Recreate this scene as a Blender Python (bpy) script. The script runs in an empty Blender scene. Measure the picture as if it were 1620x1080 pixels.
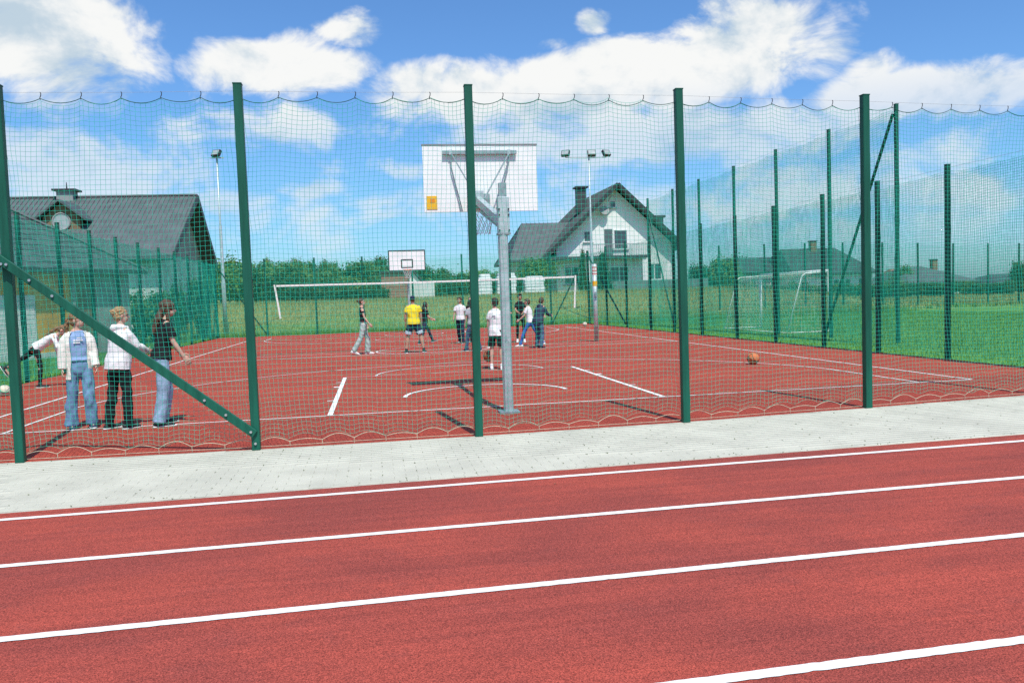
import bpy, bmesh, math, random
import numpy as np
from mathutils import Vector, Matrix

S = bpy.context.scene
COL = S.collection
R = math.radians

# ------------------------------------------------------------------ camera
FPX, YAW, PITCH, ROLL, CAMH = 1299.93, 0.1633, 0.0537, -0.0344, 1.4993
_f = Vector((math.sin(YAW) * math.cos(PITCH), math.cos(YAW) * math.cos(PITCH), -math.sin(PITCH)))
_r0 = Vector((math.cos(YAW), -math.sin(YAW), 0.0))
_u0 = _r0.cross(_f)
_r = math.cos(ROLL) * _r0 + math.sin(ROLL) * _u0
_u = -math.sin(ROLL) * _r0 + math.cos(ROLL) * _u0
cam_d = bpy.data.cameras.new("camera")
cam = bpy.data.objects.new("camera", cam_d)
COL.objects.link(cam)
cam_d.sensor_width = 36.0
cam_d.lens = 36.0 * FPX / 1620.0
cam_d.clip_start = 0.1
cam_d.clip_end = 5000.0
M = Matrix((_r, _u, -_f)).transposed().to_4x4()
M.translation = (0, 0, CAMH)
cam.matrix_world = M
S.camera = cam


def ray(px, py):
    return _f * FPX + _r * (px - 810) - _u * (py - 540)


def ay(px, py, Y):
    """world point seen at a photograph pixel, on the plane y = Y"""
    d = ray(px, py)
    return Vector((d.x * Y / d.y, Y, d.z * Y / d.y + CAMH))


# ------------------------------------------------------------------ light
SUN_V = Vector((-0.30, 2.14, -3.77)).normalized()      # travel direction of the light
ELEV = math.asin(-SUN_V.z)
AZ = math.atan2(-SUN_V.x, -SUN_V.y)
sd = bpy.data.lights.new("sun", 'SUN')
sd.energy = 4.7
sd.angle = R(0.53)
sd.color = (1.0, 0.95, 0.865)
sun = bpy.data.objects.new("sun", sd)
COL.objects.link(sun)
sun.location = (5, -20, 40)
sun.rotation_euler = SUN_V.to_track_quat('-Z', 'Y').to_euler()

S.view_settings.view_transform = 'Standard'
S.view_settings.look = 'None'
S.view_settings.exposure = 0.0
S.view_settings.gamma = 1.0
S.view_settings.use_curve_mapping = False
S.render.engine = 'CYCLES'
S.cycles.max_bounces = 6
S.cycles.diffuse_bounces = 3
S.cycles.glossy_bounces = 2
S.cycles.transparent_max_bounces = 8
S.cycles.use_denoising = False
S.cycles.caustics_reflective = False
S.cycles.caustics_refractive = False


class NT:
    """short hand for building node trees"""
    def __init__(self, tree):
        self.t = tree
        self.n = tree.nodes
        self.l = tree.links

    def node(self, kind, **kw):
        n = self.n.new(kind)
        for k, v in kw.items():
            setattr(n, k, v)
        return n

    def put(self, sock, v):
        if v is None:
            return
        if hasattr(v, 'is_output'):
            self.l.new(v, sock)
        else:
            if sock.type == 'RGBA' and len(v) == 3:
                v = (*v, 1)
            sock.default_value = v

    def math(self, op, a, b=None, c=None, clamp=False):
        n = self.node('ShaderNodeMath', operation=op)
        n.use_clamp = clamp
        self.put(n.inputs[0], a)
        self.put(n.inputs[1], b)
        if c is not None:
            self.put(n.inputs[2], c)
        return n.outputs[0]

    def vmath(self, op, a, b=None):
        n = self.node('ShaderNodeVectorMath', operation=op)
        self.put(n.inputs[0], a)
        if b is not None:
            self.put(n.inputs[1], b)
        return n.outputs[0]

    def noise(self, vec, scale, detail=4.0, rough=0.55, dist=0.0):
        n = self.node('ShaderNodeTexNoise')
        self.put(n.inputs['Vector'], vec)
        n.inputs['Scale'].default_value = scale
        n.inputs['Detail'].default_value = detail
        n.inputs['Roughness'].default_value = rough
        n.inputs['Distortion'].default_value = dist
        return n.outputs['Fac']

    def ss(self, v, a, b, lo=0.0, hi=1.0):
        n = self.node('ShaderNodeMapRange', interpolation_type='SMOOTHSTEP')
        self.put(n.inputs[0], v)
        n.inputs[1].default_value = a
        n.inputs[2].default_value = b
        n.inputs[3].default_value = lo
        n.inputs[4].default_value = hi
        return n.outputs[0]

    def mix(self, fac, a, b, blend='MIX'):
        n = self.node('ShaderNodeMix', data_type='RGBA', blend_type=blend)
        self.put(n.inputs[0], fac)
        self.put(n.inputs[6], a)
        self.put(n.inputs[7], b)
        return n.outputs[2]


# ------------------------------------------------------------------ sky
W = bpy.data.worlds.new("World")
S.world = W
W.use_nodes = True
W.node_tree.nodes.clear()
k = NT(W.node_tree)
sky = k.node('ShaderNodeTexSky', sky_type='NISHITA')
sky.sun_disc = False
sky.sun_elevation = ELEV
sky.sun_rotation = AZ
sky.altitude = 200
sky.air_density = 1.0
sky.dust_density = 1.1
sky.ozone_density = 1.6
tc = k.node('ShaderNodeTexCoord')
gen = tc.outputs['Generated']
sep = k.node('ShaderNodeSeparateXYZ')
k.put(sep.inputs[0], gen)
az = k.math('ARCTAN2', sep.outputs[0], sep.outputs[1])
el = k.math('ARCSINE', sep.outputs[2])


def blob(px, py, rx, ry, w):
    d = ray(px, py).normalized()
    a0, e0 = math.atan2(d.x, d.y), math.asin(d.z)
    # radii given in photograph pixels
    a = k.math('DIVIDE', k.math('SUBTRACT', az, a0), rx / FPX)
    e = k.math('DIVIDE', k.math('SUBTRACT', el, e0), ry / FPX)
    q = k.math('ADD', k.math('MULTIPLY', a, a), k.math('MULTIPLY', e, e))
    return k.math('MULTIPLY', k.math('SUBTRACT', 1.0, q, clamp=True), w)


BL = [(50, 60, 200, 120, 1.25), (150, 90, 105, 95, .95), (60, 150, 170, 60, .8), (450, 108, 175, 52, 1.25), (470, 75, 80, 45, .8), (545, 45, 80, 38, .85),
      (830, 145, 340, 70, 1.3), (1180, 60, 150, 95, 1.1), (1050, 120, 300, 75, 1.2), (1290, 65, 90, 70, .7), (1450, 150, 215, 52, 1.15), (1390, 110, 70, 35, .7),
      (940, 34, 45, 24, .75), (865, 70, 45, 16, .65),
      (1130, 215, 380, 75, .95), (90, 270, 280, 90, .95), (480, 205, 200, 60, .60), (780, 225, 210, 62, .7), (250, 215, 170, 45, .55),
      (1400, 365, 280, 45, .75), (1580, 305, 130, 42, .85), (330, 320, 160, 32, .75), (590, 265, 180, 26, .6), (500, 300, 95, 26, .7), (1250, 275, 140, 26, .65), (960, 285, 160, 30, .6), (1200, 335, 200, 30, .6), (560, 345, 380, 55, .58), (1020, 320, 330, 60, .62), (1330, 300, 300, 60, .62), (1480, 240, 200, 50, .6), (930, 190, 260, 60, .8), (180, 360, 300, 50, .6)]
tot = None
for b in BL:
    o = blob(*b)
    tot = o if tot is None else k.math('MAXIMUM', tot, o)
squash = k.vmath('MULTIPLY', gen, (1.0, 1.0, 1.45))
n1 = k.noise(squash, 10.0, 11.0, 0.60, 0.35)
n2 = k.noise(squash, 2.6, 3.0, 0.5, 0.2)
# loose cloud over the whole sky, fading out right above
gl = k.math('SUBTRACT', k.math('ADD', k.math('MULTIPLY', n2, 1.1), k.math('MULTIPLY', n1, 0.55)), 0.52)
gl = k.math('MULTIPLY', gl, k.ss(el, 1.2, 0.5))
seen = k.ss(k.math('ABSOLUTE', k.math('SUBTRACT', az, YAW)), 0.62, 0.9)
gl = k.math('MULTIPLY', gl, seen)
dens = k.math('ADD', k.math('ADD', tot, k.math('MULTIPLY', k.math('SUBTRACT', n1, 0.5), 2.7)), k.math('MULTIPLY', gl, 1.0))
cov = k.ss(dens, 0.27, 0.88)
cov = k.math('MULTIPLY', cov, k.ss(el, 0.005, 0.10, 0.0, 0.96))
cov = k.math('MULTIPLY', cov, k.ss(el, 0.17, 0.25, 0.70, 1.0))
up = k.vmath('ADD', squash, (0.006, -0.035, 0.075))
n1s = k.noise(up, 10.0, 9.0, 0.58, 0.35)
lit = k.ss(k.math('ADD', k.math('SUBTRACT', n1, n1s), k.math('MULTIPLY', k.math('SUBTRACT', dens, 0.8), -0.03)), -0.24, 0.08)
lowgrey = k.ss(el, 0.14, 0.25, 0.70, 1.0)
lit = k.math('MULTIPLY', lit, lowgrey)
ccol = k.mix(lit, (0.54, 0.66, 0.75), (0.97, 0.97, 0.94))
skyc = k.mix(1.0, sky.outputs[0], (0.60, 0.93, 1.26), 'MULTIPLY')
bg1 = k.node('ShaderNodeBackground')
k.put(bg1.inputs[0], skyc)
bg1.inputs[1].default_value = 0.138
bg2 = k.node('ShaderNodeBackground')
k.put(bg2.inputs[0], ccol)
bg2.inputs[1].default_value = 1.0
mx = k.node('ShaderNodeMixShader')
k.put(mx.inputs[0], cov)
k.l.new(bg1.outputs[0], mx.inputs[1])
k.l.new(bg2.outputs[0], mx.inputs[2])
wo = k.node('ShaderNodeOutputWorld')
k.l.new(mx.outputs[0], wo.inputs[0])

# ------------------------------------------------------------------ materials
MATS = {}


def pm(name, col, rough=0.6, var=0.12, scale=6.0, bump=0.0, bscale=40.0, spec=0.35, metal=0.0, col2=None, world=False, detail=5.0, stretch=None):
    """principled material with mottled colour and optional fine relief"""
    if name in MATS:
        return MATS[name]
    m = bpy.data.materials.new(name)
    m.use_nodes = True
    m.node_tree.nodes.clear()
    k = NT(m.node_tree)
    out = k.node('ShaderNodeOutputMaterial')
    b = k.node('ShaderNodeBsdfPrincipled')
    k.l.new(b.outputs[0], out.inputs[0])
    if world:
        vec = k.node('ShaderNodeNewGeometry').outputs['Position']
    else:
        vec = k.node('ShaderNodeTexCoord').outputs['Object']
    if stretch:
        vec = k.vmath('MULTIPLY', vec, stretch)
    n = k.noise(vec, scale, detail, 0.6)
    a = tuple(c * (1 - var) for c in col)
    c2 = col2 or tuple(min(1, c * (1 + var)) for c in col)
    fac = k.ss(n, 0.30, 0.70)
    k.put(b.inputs['Base Color'], k.mix(fac, a, c2))
    k.put(b.inputs['Roughness'], k.math('ADD', k.math('MULTIPLY', n, 0.15), rough - 0.07))
    b.inputs['Specular IOR Level'].default_value = spec
    b.inputs['Metallic'].default_value = metal
    if bump:
        bn = k.node('ShaderNodeBump')
        bn.inputs['Strength'].default_value = bump
        bn.inputs['Distance'].default_value = 0.01
        k.put(bn.inputs['Height'], k.noise(vec, bscale, 4.0, 0.6))
        k.l.new(bn.outputs[0], b.inputs['Normal'])
    MATS[name] = m
    return m


def rubber(name, c_lo, c_hi, c_stain, grain=130.0, stain=0.5):
    """poured rubber granulate: grains, soft blotches, worn streaks along the lanes"""
    m = bpy.data.materials.new(name)
    m.use_nodes = True
    m.node_tree.nodes.clear()
    k = NT(m.node_tree)
    out = k.node('ShaderNodeOutputMaterial')
    b = k.node('ShaderNodeBsdfPrincipled')
    k.l.new(b.outputs[0], out.inputs[0])
    p = k.node('ShaderNodeNewGeometry').outputs['Position']
    ps = k.vmath('MULTIPLY', p, (0.55, 1.0, 1.0))
    blot = k.noise(ps, 0.9, 5.0, 0.6, 0.4)
    blot2 = k.noise(p, 5.0, 4.0, 0.6)
    vo = k.node('ShaderNodeTexVoronoi')
    k.put(vo.inputs['Vector'], p)
    vo.inputs['Scale'].default_value = grain
    sv = k.node('ShaderNodeSeparateColor')
    k.put(sv.inputs[0], vo.outputs['Color'])
    g = sv.outputs[0]
    g2 = k.noise(p, grain * 0.5, 2.0, 0.6)
    c = k.mix(k.ss(blot, 0.36, 0.66), c_lo, c_hi)
    c = k.mix(k.math('MULTIPLY', k.ss(blot2, 0.52, 0.75), stain), c, c_stain)
    worn = k.noise(k.vmath('MULTIPLY', p, (0.22, 5.0, 1.0)), 2.2, 5.0, 0.65, 0.6)
    c = k.mix(1.0, c, k.mix(k.ss(worn, 0.30, 0.72), (0.88, 0.90, 0.91), (1.10, 1.09, 1.08)), 'MULTIPLY')
    gg = k.math('ADD', k.math('MULTIPLY', k.math('SUBTRACT', g, 0.5), 0.80), k.math('MULTIPLY', k.math('SUBTRACT', g2, 0.5), 0.9))
    c = k.mix(1.0, c, k.mix(k.math('ADD', gg, 0.5, clamp=True), (0.30, 0.30, 0.30), (1.62, 1.62, 1.62)), 'MULTIPLY')
    k.put(b.inputs['Base Color'], c)
    b.inputs['Roughness'].default_value = 0.85
    b.inputs['Specular IOR Level'].default_value = 0.25
    bn = k.node('ShaderNodeBump')
    bn.inputs['Strength'].default_value = 0.55
    bn.inputs['Distance'].default_value = 0.004
    k.put(bn.inputs['Height'], g)
    k.l.new(bn.outputs[0], b.inputs['Normal'])
    MATS[name] = m
    return m


rubber('track_rubber', (0.285, 0.056, 0.042), (0.385, 0.069, 0.046), (0.26, 0.062, 0.050), 240.0, 0.4)
rubber('court_rubber', (0.34, 0.053, 0.031), (0.40, 0.061, 0.034), (0.32, 0.060, 0.038), 120.0, 0.35)


def line_mat():
    m = bpy.data.materials.new('white_line')
    m.use_nodes = True
    m.node_tree.nodes.clear()
    k = NT(m.node_tree)
    out = k.node('ShaderNodeOutputMaterial')
    b = k.node('ShaderNodeBsdfPrincipled')
    k.l.new(b.outputs[0], out.inputs[0])
    p = k.node('ShaderNodeNewGeometry').outputs['Position']
    g = k.noise(p, 95.0, 3.0, 0.65)
    w = k.noise(p, 2.2, 4.0, 0.6)
    worn = k.ss(k.math('ADD', g, k.math('MULTIPLY', w, 0.35)), 0.83, 0.92)
    k.put(b.inputs['Base Color'], k.mix(k.math('MULTIPLY', worn, 0.6), (0.77, 0.75, 0.71), (0.50, 0.22, 0.20)))
    b.inputs['Roughness'].default_value = 0.8
    bn = k.node('ShaderNodeBump')
    bn.inputs['Strength'].default_value = 0.5
    bn.inputs['Distance'].default_value = 0.003
    k.put(bn.inputs['Height'], g)
    k.l.new(bn.outputs[0], b.inputs['Normal'])
    MATS['white_line'] = m


line_mat()


def grass_mat(name, blade=False):
    m = bpy.data.materials.new(name)
    m.use_nodes = True
    m.node_tree.nodes.clear()
    k = NT(m.node_tree)
    out = k.node('ShaderNodeOutputMaterial')
    b = k.node('ShaderNodeBsdfPrincipled')
    k.l.new(b.outputs[0], out.inputs[0])
    p = k.node('ShaderNodeNewGeometry').outputs['Position']
    sp = k.node('ShaderNodeSeparateXYZ')
    k.put(sp.inputs[0], p)
    n = k.noise(p, 0.35, 5.0, 0.6)
    n2 = k.noise(p, 9.0, 4.0, 0.65)
    n3 = k.noise(p, 60.0, 2.0, 0.6)
    # the mown pitch is fresh green, the rough meadow beyond it is drier
    dry = k.ss(k.math('ADD', sp.outputs[1], k.math('MULTIPLY', k.math('SUBTRACT', n, 0.5), 16.0)), 41.5, 50.0)
    green = k.mix(k.ss(n2, 0.3, 0.7), (0.085, 0.235, 0.042), (0.145, 0.34, 0.07))
    straw = k.mix(k.ss(n2, 0.35, 0.68), (0.16, 0.24, 0.065), (0.36, 0.33, 0.13))
    c = k.mix(dry, green, straw)
    c = k.mix(1.0, c, k.mix(n3, (0.6, 0.6, 0.6), (1.35, 1.35, 1.3)), 'MULTIPLY')
    k.put(b.inputs['Base Color'], c)
    b.inputs['Roughness'].default_value = 0.75
    b.inputs['Specular IOR Level'].default_value = 0.2
    if not blade:
        bn = k.node('ShaderNodeBump')
        bn.inputs['Strength'].default_value = 0.8
        bn.inputs['Distance'].default_value = 0.05
        k.put(bn.inputs['Height'], k.noise(p, 22.0, 3.0, 0.6))
        k.l.new(bn.outputs[0], b.inputs['Normal'])
    MATS[name] = m


grass_mat('grass_ground')
grass_mat('grass_blade', True)


def leaf_mat(name, lo, hi):
    m = bpy.data.materials.new(name)
    m.use_nodes = True
    m.node_tree.nodes.clear()
    k = NT(m.node_tree)
    out = k.node('ShaderNodeOutputMaterial')
    d = k.node('ShaderNodeBsdfPrincipled')
    t = k.node('ShaderNodeBsdfTranslucent')
    mx = k.node('ShaderNodeMixShader')
    p = k.node('ShaderNodeNewGeometry').outputs['Position']
    oi = k.node('ShaderNodeObjectInfo').outputs['Random']
    n = k.noise(p, 1.3, 4.0, 0.6)
    c = k.mix(k.ss(k.math('ADD', n, k.math('MULTIPLY', k.math('SUBTRACT', oi, 0.5), 0.35)), 0.32, 0.70), lo, hi)
    k.put(d.inputs['Base Color'], c)
    d.inputs['Roughness'].default_value = 0.6
    d.inputs['Specular IOR Level'].default_value = 0.25
    k.put(t.inputs[0], k.mix(1.0, c, (1.2, 1.3, 0.7), 'MULTIPLY'))
    mx.inputs[0].default_value = 0.3
    k.l.new(d.outputs[0], mx.inputs[1])
    k.l.new(t.outputs[0], mx.inputs[2])
    k.l.new(mx.outputs[0], out.inputs[0])
    MATS[name] = m


leaf_mat('leaf_mid', (0.062, 0.13, 0.036), (0.135, 0.25, 0.066))
leaf_mat('leaf_dark', (0.034, 0.088, 0.026), (0.07, 0.155, 0.042))
leaf_mat('leaf_light', (0.095, 0.19, 0.030), (0.17, 0.30, 0.055))

pm('green_paint', (0.006, 0.092, 0.058), 0.5, 0.22, 2.2, 0.05, 90, spec=0.3, stretch=(6, 6, .5))
pm('net_cord', (0.028, 0.56, 0.39), 0.75, 0.18, 12.0, spec=0.2)
pm('rope_cream', (0.50, 0.46, 0.33), 0.85, 0.2, 30.0, spec=0.2)
pm('wire', (0.42, 0.44, 0.42), 0.45, 0.1, 10.0, metal=0.7)
pm('galvanised', (0.47, 0.54, 0.55), 0.48, 0.16, 9.0, 0.05, 60, metal=0.35)
pm('galvanised_dark', (0.30, 0.36, 0.37), 0.5, 0.18, 14.0, metal=0.4)
pm('bolt_metal', (0.55, 0.56, 0.55), 0.35, 0.1, 20.0, metal=0.9)
pm('board_white', (0.82, 0.83, 0.82), 0.45, 0.05, 2.0)
pm('board_edge', (0.22, 0.23, 0.23), 0.5, 0.1, 5.0)
pm('black_mark', (0.02, 0.02, 0.022), 0.6, 0.2, 8.0)
pm('sticker_yellow', (0.78, 0.44, 0.02), 0.5, 0.06, 20.0)
pm('sticker_orange', (0.72, 0.25, 0.02), 0.5, 0.06, 20.0)
pm('sticker_red', (0.62, 0.05, 0.05), 0.5, 0.1, 30.0)
pm('hoop_orange', (0.65, 0.13, 0.03), 0.45, 0.1, 10.0)
pm('hoop_net', (0.55, 0.56, 0.58), 0.8, 0.1, 10.0)
pm('tape_white', (0.74, 0.74, 0.70), 0.75, 0.1, 12.0)
pm('volley_cord', (0.03, 0.035, 0.035), 0.8, 0.2, 12.0)
pm('paver_concrete', (0.50, 0.488, 0.405), 0.9, 0.09, 1.7, 0.35, 160, spec=0.2, world=True)
pm('joint_sand', (0.455, 0.445, 0.37), 0.95, 0.25, 7.0, 0.4, 120, spec=0.1, world=True)
pm('weed', (0.10, 0.13, 0.04), 0.8, 0.3, 40.0)
pm('litter', (0.20, 0.14, 0.08), 0.9, 0.3, 40.0)
pm('seam_dark', (0.13, 0.045, 0.04), 0.9, 0.2, 20.0, world=True)
pm('wall_mustard', (0.66, 0.36, 0.05), 0.9, 0.07, 1.5, 0.2, 120)
pm('wall_white', (0.78, 0.78, 0.76), 0.9, 0.05, 1.2, 0.2, 120)
pm('wall_grey', (0.30, 0.31, 0.31), 0.9, 0.10, 1.5, 0.2, 100)
pm('wall_brown', (0.21, 0.155, 0.09), 0.9, 0.15, 3.0, 0.2, 80)
pm('wall_pale', (0.60, 0.63, 0.61), 0.9, 0.06, 1.2, 0.15, 100)
pm('roof_grey', (0.095, 0.108, 0.112), 0.62, 0.14, 1.6, 0.1, 30)
pm('roof_dark', (0.055, 0.062, 0.066), 0.6, 0.2, 2.0)
pm('roof_tile', (0.085, 0.102, 0.104), 0.6, 0.2, 2.6, 0.2, 30)
pm('roof_red', (0.30, 0.12, 0.09), 0.8, 0.2, 3.0)
pm('brick_brown', (0.32, 0.17, 0.12), 0.9, 0.2, 6.0, 0.3, 40)
pm('frame_white', (0.76, 0.77, 0.76), 0.5, 0.05, 3.0)
pm('glass', (0.045, 0.065, 0.075), 0.12, 0.2, 0.7, spec=0.7)
pm('door_dark', (0.10, 0.13, 0.14), 0.4, 0.15, 2.0)
pm('rail_metal', (0.30, 0.33, 0.33), 0.5, 0.15, 6.0, metal=0.3)
pm('fence_teal', (0.13, 0.20, 0.19), 0.8, 0.15, 2.0)
pm('film_white', (0.72, 0.74, 0.74), 0.35, 0.14, 7.0, 0.5, 14)
pm('bark', (0.11, 0.085, 0.06), 0.95, 0.25, 8.0, 0.6, 30)
pm('lamp_black', (0.035, 0.04, 0.042), 0.5, 0.2, 8.0)
pm('lamp_glass', (0.35, 0.38, 0.38), 0.15, 0.1, 4.0, spec=0.7)
pm('car_white', (0.75, 0.76, 0.77), 0.25, 0.03, 2.0, spec=0.6)
pm('tyre', (0.02, 0.02, 0.02), 0.85, 0.2, 12.0)
pm('basketball', (0.56, 0.17, 0.06), 0.7, 0.12, 60.0, 0.5, 160)
pm('basketball_dark', (0.30, 0.085, 0.035), 0.7, 0.15, 60.0, 0.5, 160)
pm('ball_seam', (0.03, 0.025, 0.022), 0.8, 0.1, 20.0)
pm('ball_cream', (0.66, 0.60, 0.46), 0.55, 0.08, 9.0)
pm('ball_green', (0.10, 0.42, 0.24), 0.55, 0.08, 9.0)
pm('ball_red', (0.60, 0.16, 0.13), 0.55, 0.08, 9.0)

# people
pm('skin_fair', (0.56, 0.33, 0.25), 0.55, 0.08, 14.0, spec=0.4)
pm('skin_tan', (0.46, 0.25, 0.17), 0.55, 0.08, 14.0, spec=0.4)
pm('hair_blond', (0.36, 0.23, 0.11), 0.55, 0.35, 20.0, 0.6, 60, stretch=(3, 3, 0.6))
pm('hair_light_brown', (0.22, 0.125, 0.06), 0.55, 0.4, 20.0, 0.6, 60, stretch=(3, 3, 0.6))
pm('hair_brown', (0.085, 0.045, 0.026), 0.5, 0.4, 20.0, 0.6, 60, stretch=(3, 3, 0.6))
pm('hair_dark', (0.035, 0.024, 0.018), 0.5, 0.4, 20.0, 0.6, 60, stretch=(3, 3, 0.6))
for nm, c in dict(cloth_white=(0.78, 0.78, 0.79), cloth_offwhite=(0.76, 0.74, 0.68), cloth_black=(0.014, 0.015, 0.018),
                  cloth_yellow=(0.78, 0.66, 0.03), cloth_navy=(0.020, 0.032, 0.065), cloth_blue_tee=(0.25, 0.37, 0.60),
                  cloth_slate=(0.035, 0.05, 0.085), cloth_bright_blue=(0.05, 0.16, 0.48), cloth_sage=(0.36, 0.43, 0.41),
                  cloth_lightband=(0.45, 0.55, 0.62), cloth_pink=(0.5, 0.2, 0.25), cloth_grey=(0.36, 0.38, 0.41)).items():
    pm(nm, c, 0.85, 0.10, 9.0, 0.35, 55, spec=0.2)
pm('denim_blue', (0.15, 0.265, 0.42), 0.9, 0.22, 11.0, 0.3, 120, spec=0.15)
pm('denim_light', (0.27, 0.39, 0.53), 0.9, 0.28, 9.0, 0.3, 120, spec=0.15)
pm('denim_dark', (0.07, 0.12, 0.20), 0.9, 0.22, 11.0, 0.3, 120, spec=0.15)
pm('shoe_white', (0.74, 0.74, 0.73), 0.6, 0.06, 15.0)
pm('shoe_black', (0.022, 0.023, 0.026), 0.65, 0.2, 15.0)
pm('eye_dark', (0.02, 0.018, 0.016), 0.2, 0.1, 20.0)
pm('lip', (0.42, 0.16, 0.14), 0.5, 0.1, 20.0)

# ------------------------------------------------------------------ object helpers
ORG = {}


def tag(o, label=None, cat=None, group=None, kind=None):
    if label:
        o['label'] = label
    if cat:
        o['category'] = cat
    if group:
        o['group'] = group
    if kind:
        o['kind'] = kind
    return o


def empty(name, loc, rz=0.0, label=None, cat=None, group=None):
    o = bpy.data.objects.new(name, None)
    COL.objects.link(o)
    o.location = loc
    o.rotation_euler = (0, 0, rz)
    o.empty_display_size = 0.2
    ORG[o.name] = Vector(loc)
    tag(o, label, cat, group)
    return o


def link(name, me, parent=None, loc=None, org=None):
    o = bpy.data.objects.new(name, me)
    COL.objects.link(o)
    if parent:
        o.parent = parent
    if loc is not None:
        o.location = loc
    ORG[o.name] = Vector(org) if org is not None else (ORG.get(parent.name, Vector()) if parent else Vector())
    return o


def copy_tree(o, parent=None):
    c = o.copy()
    COL.objects.link(c)
    c.parent = parent
    for ch in o.children:
        copy_tree(ch, c)
    return c


class MB:
    """collects polygons; build() links them as one mesh object"""
    def __init__(self):
        self.v = []
        self.f = []

    def add(self, vs, fs):
        n = len(self.v)
        self.v += [Vector(q) for q in vs]
        self.f += [tuple(i + n for i in q) for q in fs]
        return self

    def box(self, c, s, m=None, bev=0.0):
        """box of size s about c, m an optional 3x3 orientation, bev a chamfer of the vertical edges and the top"""
        c = Vector(c)
        hx, hy, hz = s[0] / 2, s[1] / 2, s[2] / 2
        if bev:
            q = bev
            ring = [(hx - q, -hy), (hx, -hy + q), (hx, hy - q), (hx - q, hy), (-hx + q, hy), (-hx, hy - q), (-hx, -hy + q), (-hx + q, -hy)]
            ins = [(max(abs(x) - q, 0) * (1 if x > 0 else -1), max(abs(y) - q, 0) * (1 if y > 0 else -1)) for x, y in ring]
            vs = [(x, y, -hz) for x, y in ring] + [(x, y, hz - q) for x, y in ring] + [(x, y, hz) for x, y in ins]
            fs = [tuple(range(7, -1, -1)), tuple(range(16, 24))]
            for j in (0, 8):
                for i in range(8):
                    a, b = i, (i + 1) % 8
                    fs.append((j + a, j + b, j + 8 + b, j + 8 + a))
        else:
            vs = [(x, y, z) for z in (-hz, hz) for y in (-hy, hy) for x in (-hx, hx)]
            fs = [(0, 2, 3, 1), (4, 5, 7, 6), (0, 1, 5, 4), (2, 6, 7, 3), (0, 4, 6, 2), (1, 3, 7, 5)]
        vs = [c + (m @ Vector(q) if m else Vector(q)) for q in vs]
        return self.add(vs, fs)

    def span(self, a, b):
        a, b = Vector(a), Vector(b)
        return self.box((a + b) / 2, (abs(b.x - a.x), abs(b.y - a.y), abs(b.z - a.z)))

    def bar(self, a, b, w, d, up=(0, 0, 1), bev=0.0):
        """square bar from a to b, w across, d along 'up'"""
        a, b = Vector(a), Vector(b)
        t = (b - a).normalized()
        up = Vector(up)
        s = t.cross(up)
        if s.length < 1e-4:
            s = t.cross(Vector((0, 1, 0)))
        s.normalize()
        u = s.cross(t)
        m = Matrix((s, u, t)).transposed()
        return self.box((a + b) / 2, (w, d, (b - a).length), m, bev)

    def tube(self, pts, r, n=8, caps=True):
        pts = [Vector(q) for q in pts]
        rr = r if isinstance(r, (list, tuple)) else [r] * len(pts)
        base = len(self.v)
        prev = None
        for i, q in enumerate(pts):
            t = (pts[min(i + 1, len(pts) - 1)] - pts[max(i - 1, 0)]).normalized()
            if prev is None:
                s = t.cross(Vector((0, 0, 1)))
                if s.length < 1e-3:
                    s = t.cross(Vector((0, 1, 0)))
            else:
                s = prev - t * prev.dot(t)
            s.normalize()
            prev = s
            u = s.cross(t)
            for j in range(n):
                a = 2 * math.pi * j / n
                self.v.append(q + (s * math.cos(a) + u * math.sin(a)) * rr[i])
        for i in range(len(pts) - 1):
            for j in range(n):
                a = base + i * n + j
                b = base + i * n + (j + 1) % n
                self.f.append((a, a + n, b + n, b))
        if caps:
            self.f.append(tuple(base + j for j in range(n)))
            e = base + (len(pts) - 1) * n
            self.f.append(tuple(e + j for j in range(n - 1, -1, -1)))
        return self

    def poly_prism(self, pts, ext):
        """flat polygon pushed along ext"""
        n = len(pts)
        ext = Vector(ext)
        vs = [Vector(q) for q in pts] + [Vector(q) + ext for q in pts]
        fs = [tuple(range(n - 1, -1, -1)), tuple(range(n, 2 * n))]
        for i in range(n):
            j = (i + 1) % n
            fs.append((i, j, n + j, n + i))
        return self.add(vs, fs)

    def ball(self, c, r, nu=14, nv=9, sc=(1, 1, 1)):
        c = Vector(c)
        vs, fs = [], []
        for i in range(1, nv):
            a = math.pi * i / nv
            for j in range(nu):
                b = 2 * math.pi * j / nu
                vs.append(c + Vector((math.sin(a) * math.cos(b) * r * sc[0], math.sin(a) * math.sin(b) * r * sc[1], math.cos(a) * r * sc[2])))
        top, bot = len(vs), len(vs) + 1
        vs += [c + Vector((0, 0, r * sc[2])), c - Vector((0, 0, r * sc[2]))]
        for j in range(nu):
            q = (j + 1) % nu
            fs.append((top, j, q))
            fs.append((bot, (nv - 2) * nu + q, (nv - 2) * nu + j))
            for i in range(nv - 2):
                fs.append((i * nu + j, (i + 1) * nu + j, (i + 1) * nu + q, i * nu + q))
        return self.add(vs, fs)

    def mesh(self, name, mat, org=Vector(), smooth=False):
        me = bpy.data.meshes.new(name)
        me.from_pydata([tuple(q - org) for q in self.v], [], self.f)
        me.materials.append(MATS[mat])
        if smooth:
            me.polygons.foreach_set('use_smooth', [True] * len(me.polygons))
        me.update()
        return me

    def build(self, name, mat, parent=None, smooth=False, org=None):
        o0 = Vector(org) if org is not None else (ORG.get(parent.name, Vector()) if parent else Vector())
        ob = link(name, self.mesh(name, mat, o0, smooth), parent, org=o0)
        if org is not None and not parent:
            ob.location = o0
        return ob


def fix_normals(ob):
    bm = bmesh.new()
    bm.from_mesh(ob.data)
    bmesh.ops.recalc_face_normals(bm, faces=bm.faces)
    bm.to_mesh(ob.data)
    bm.free()
    return ob


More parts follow.
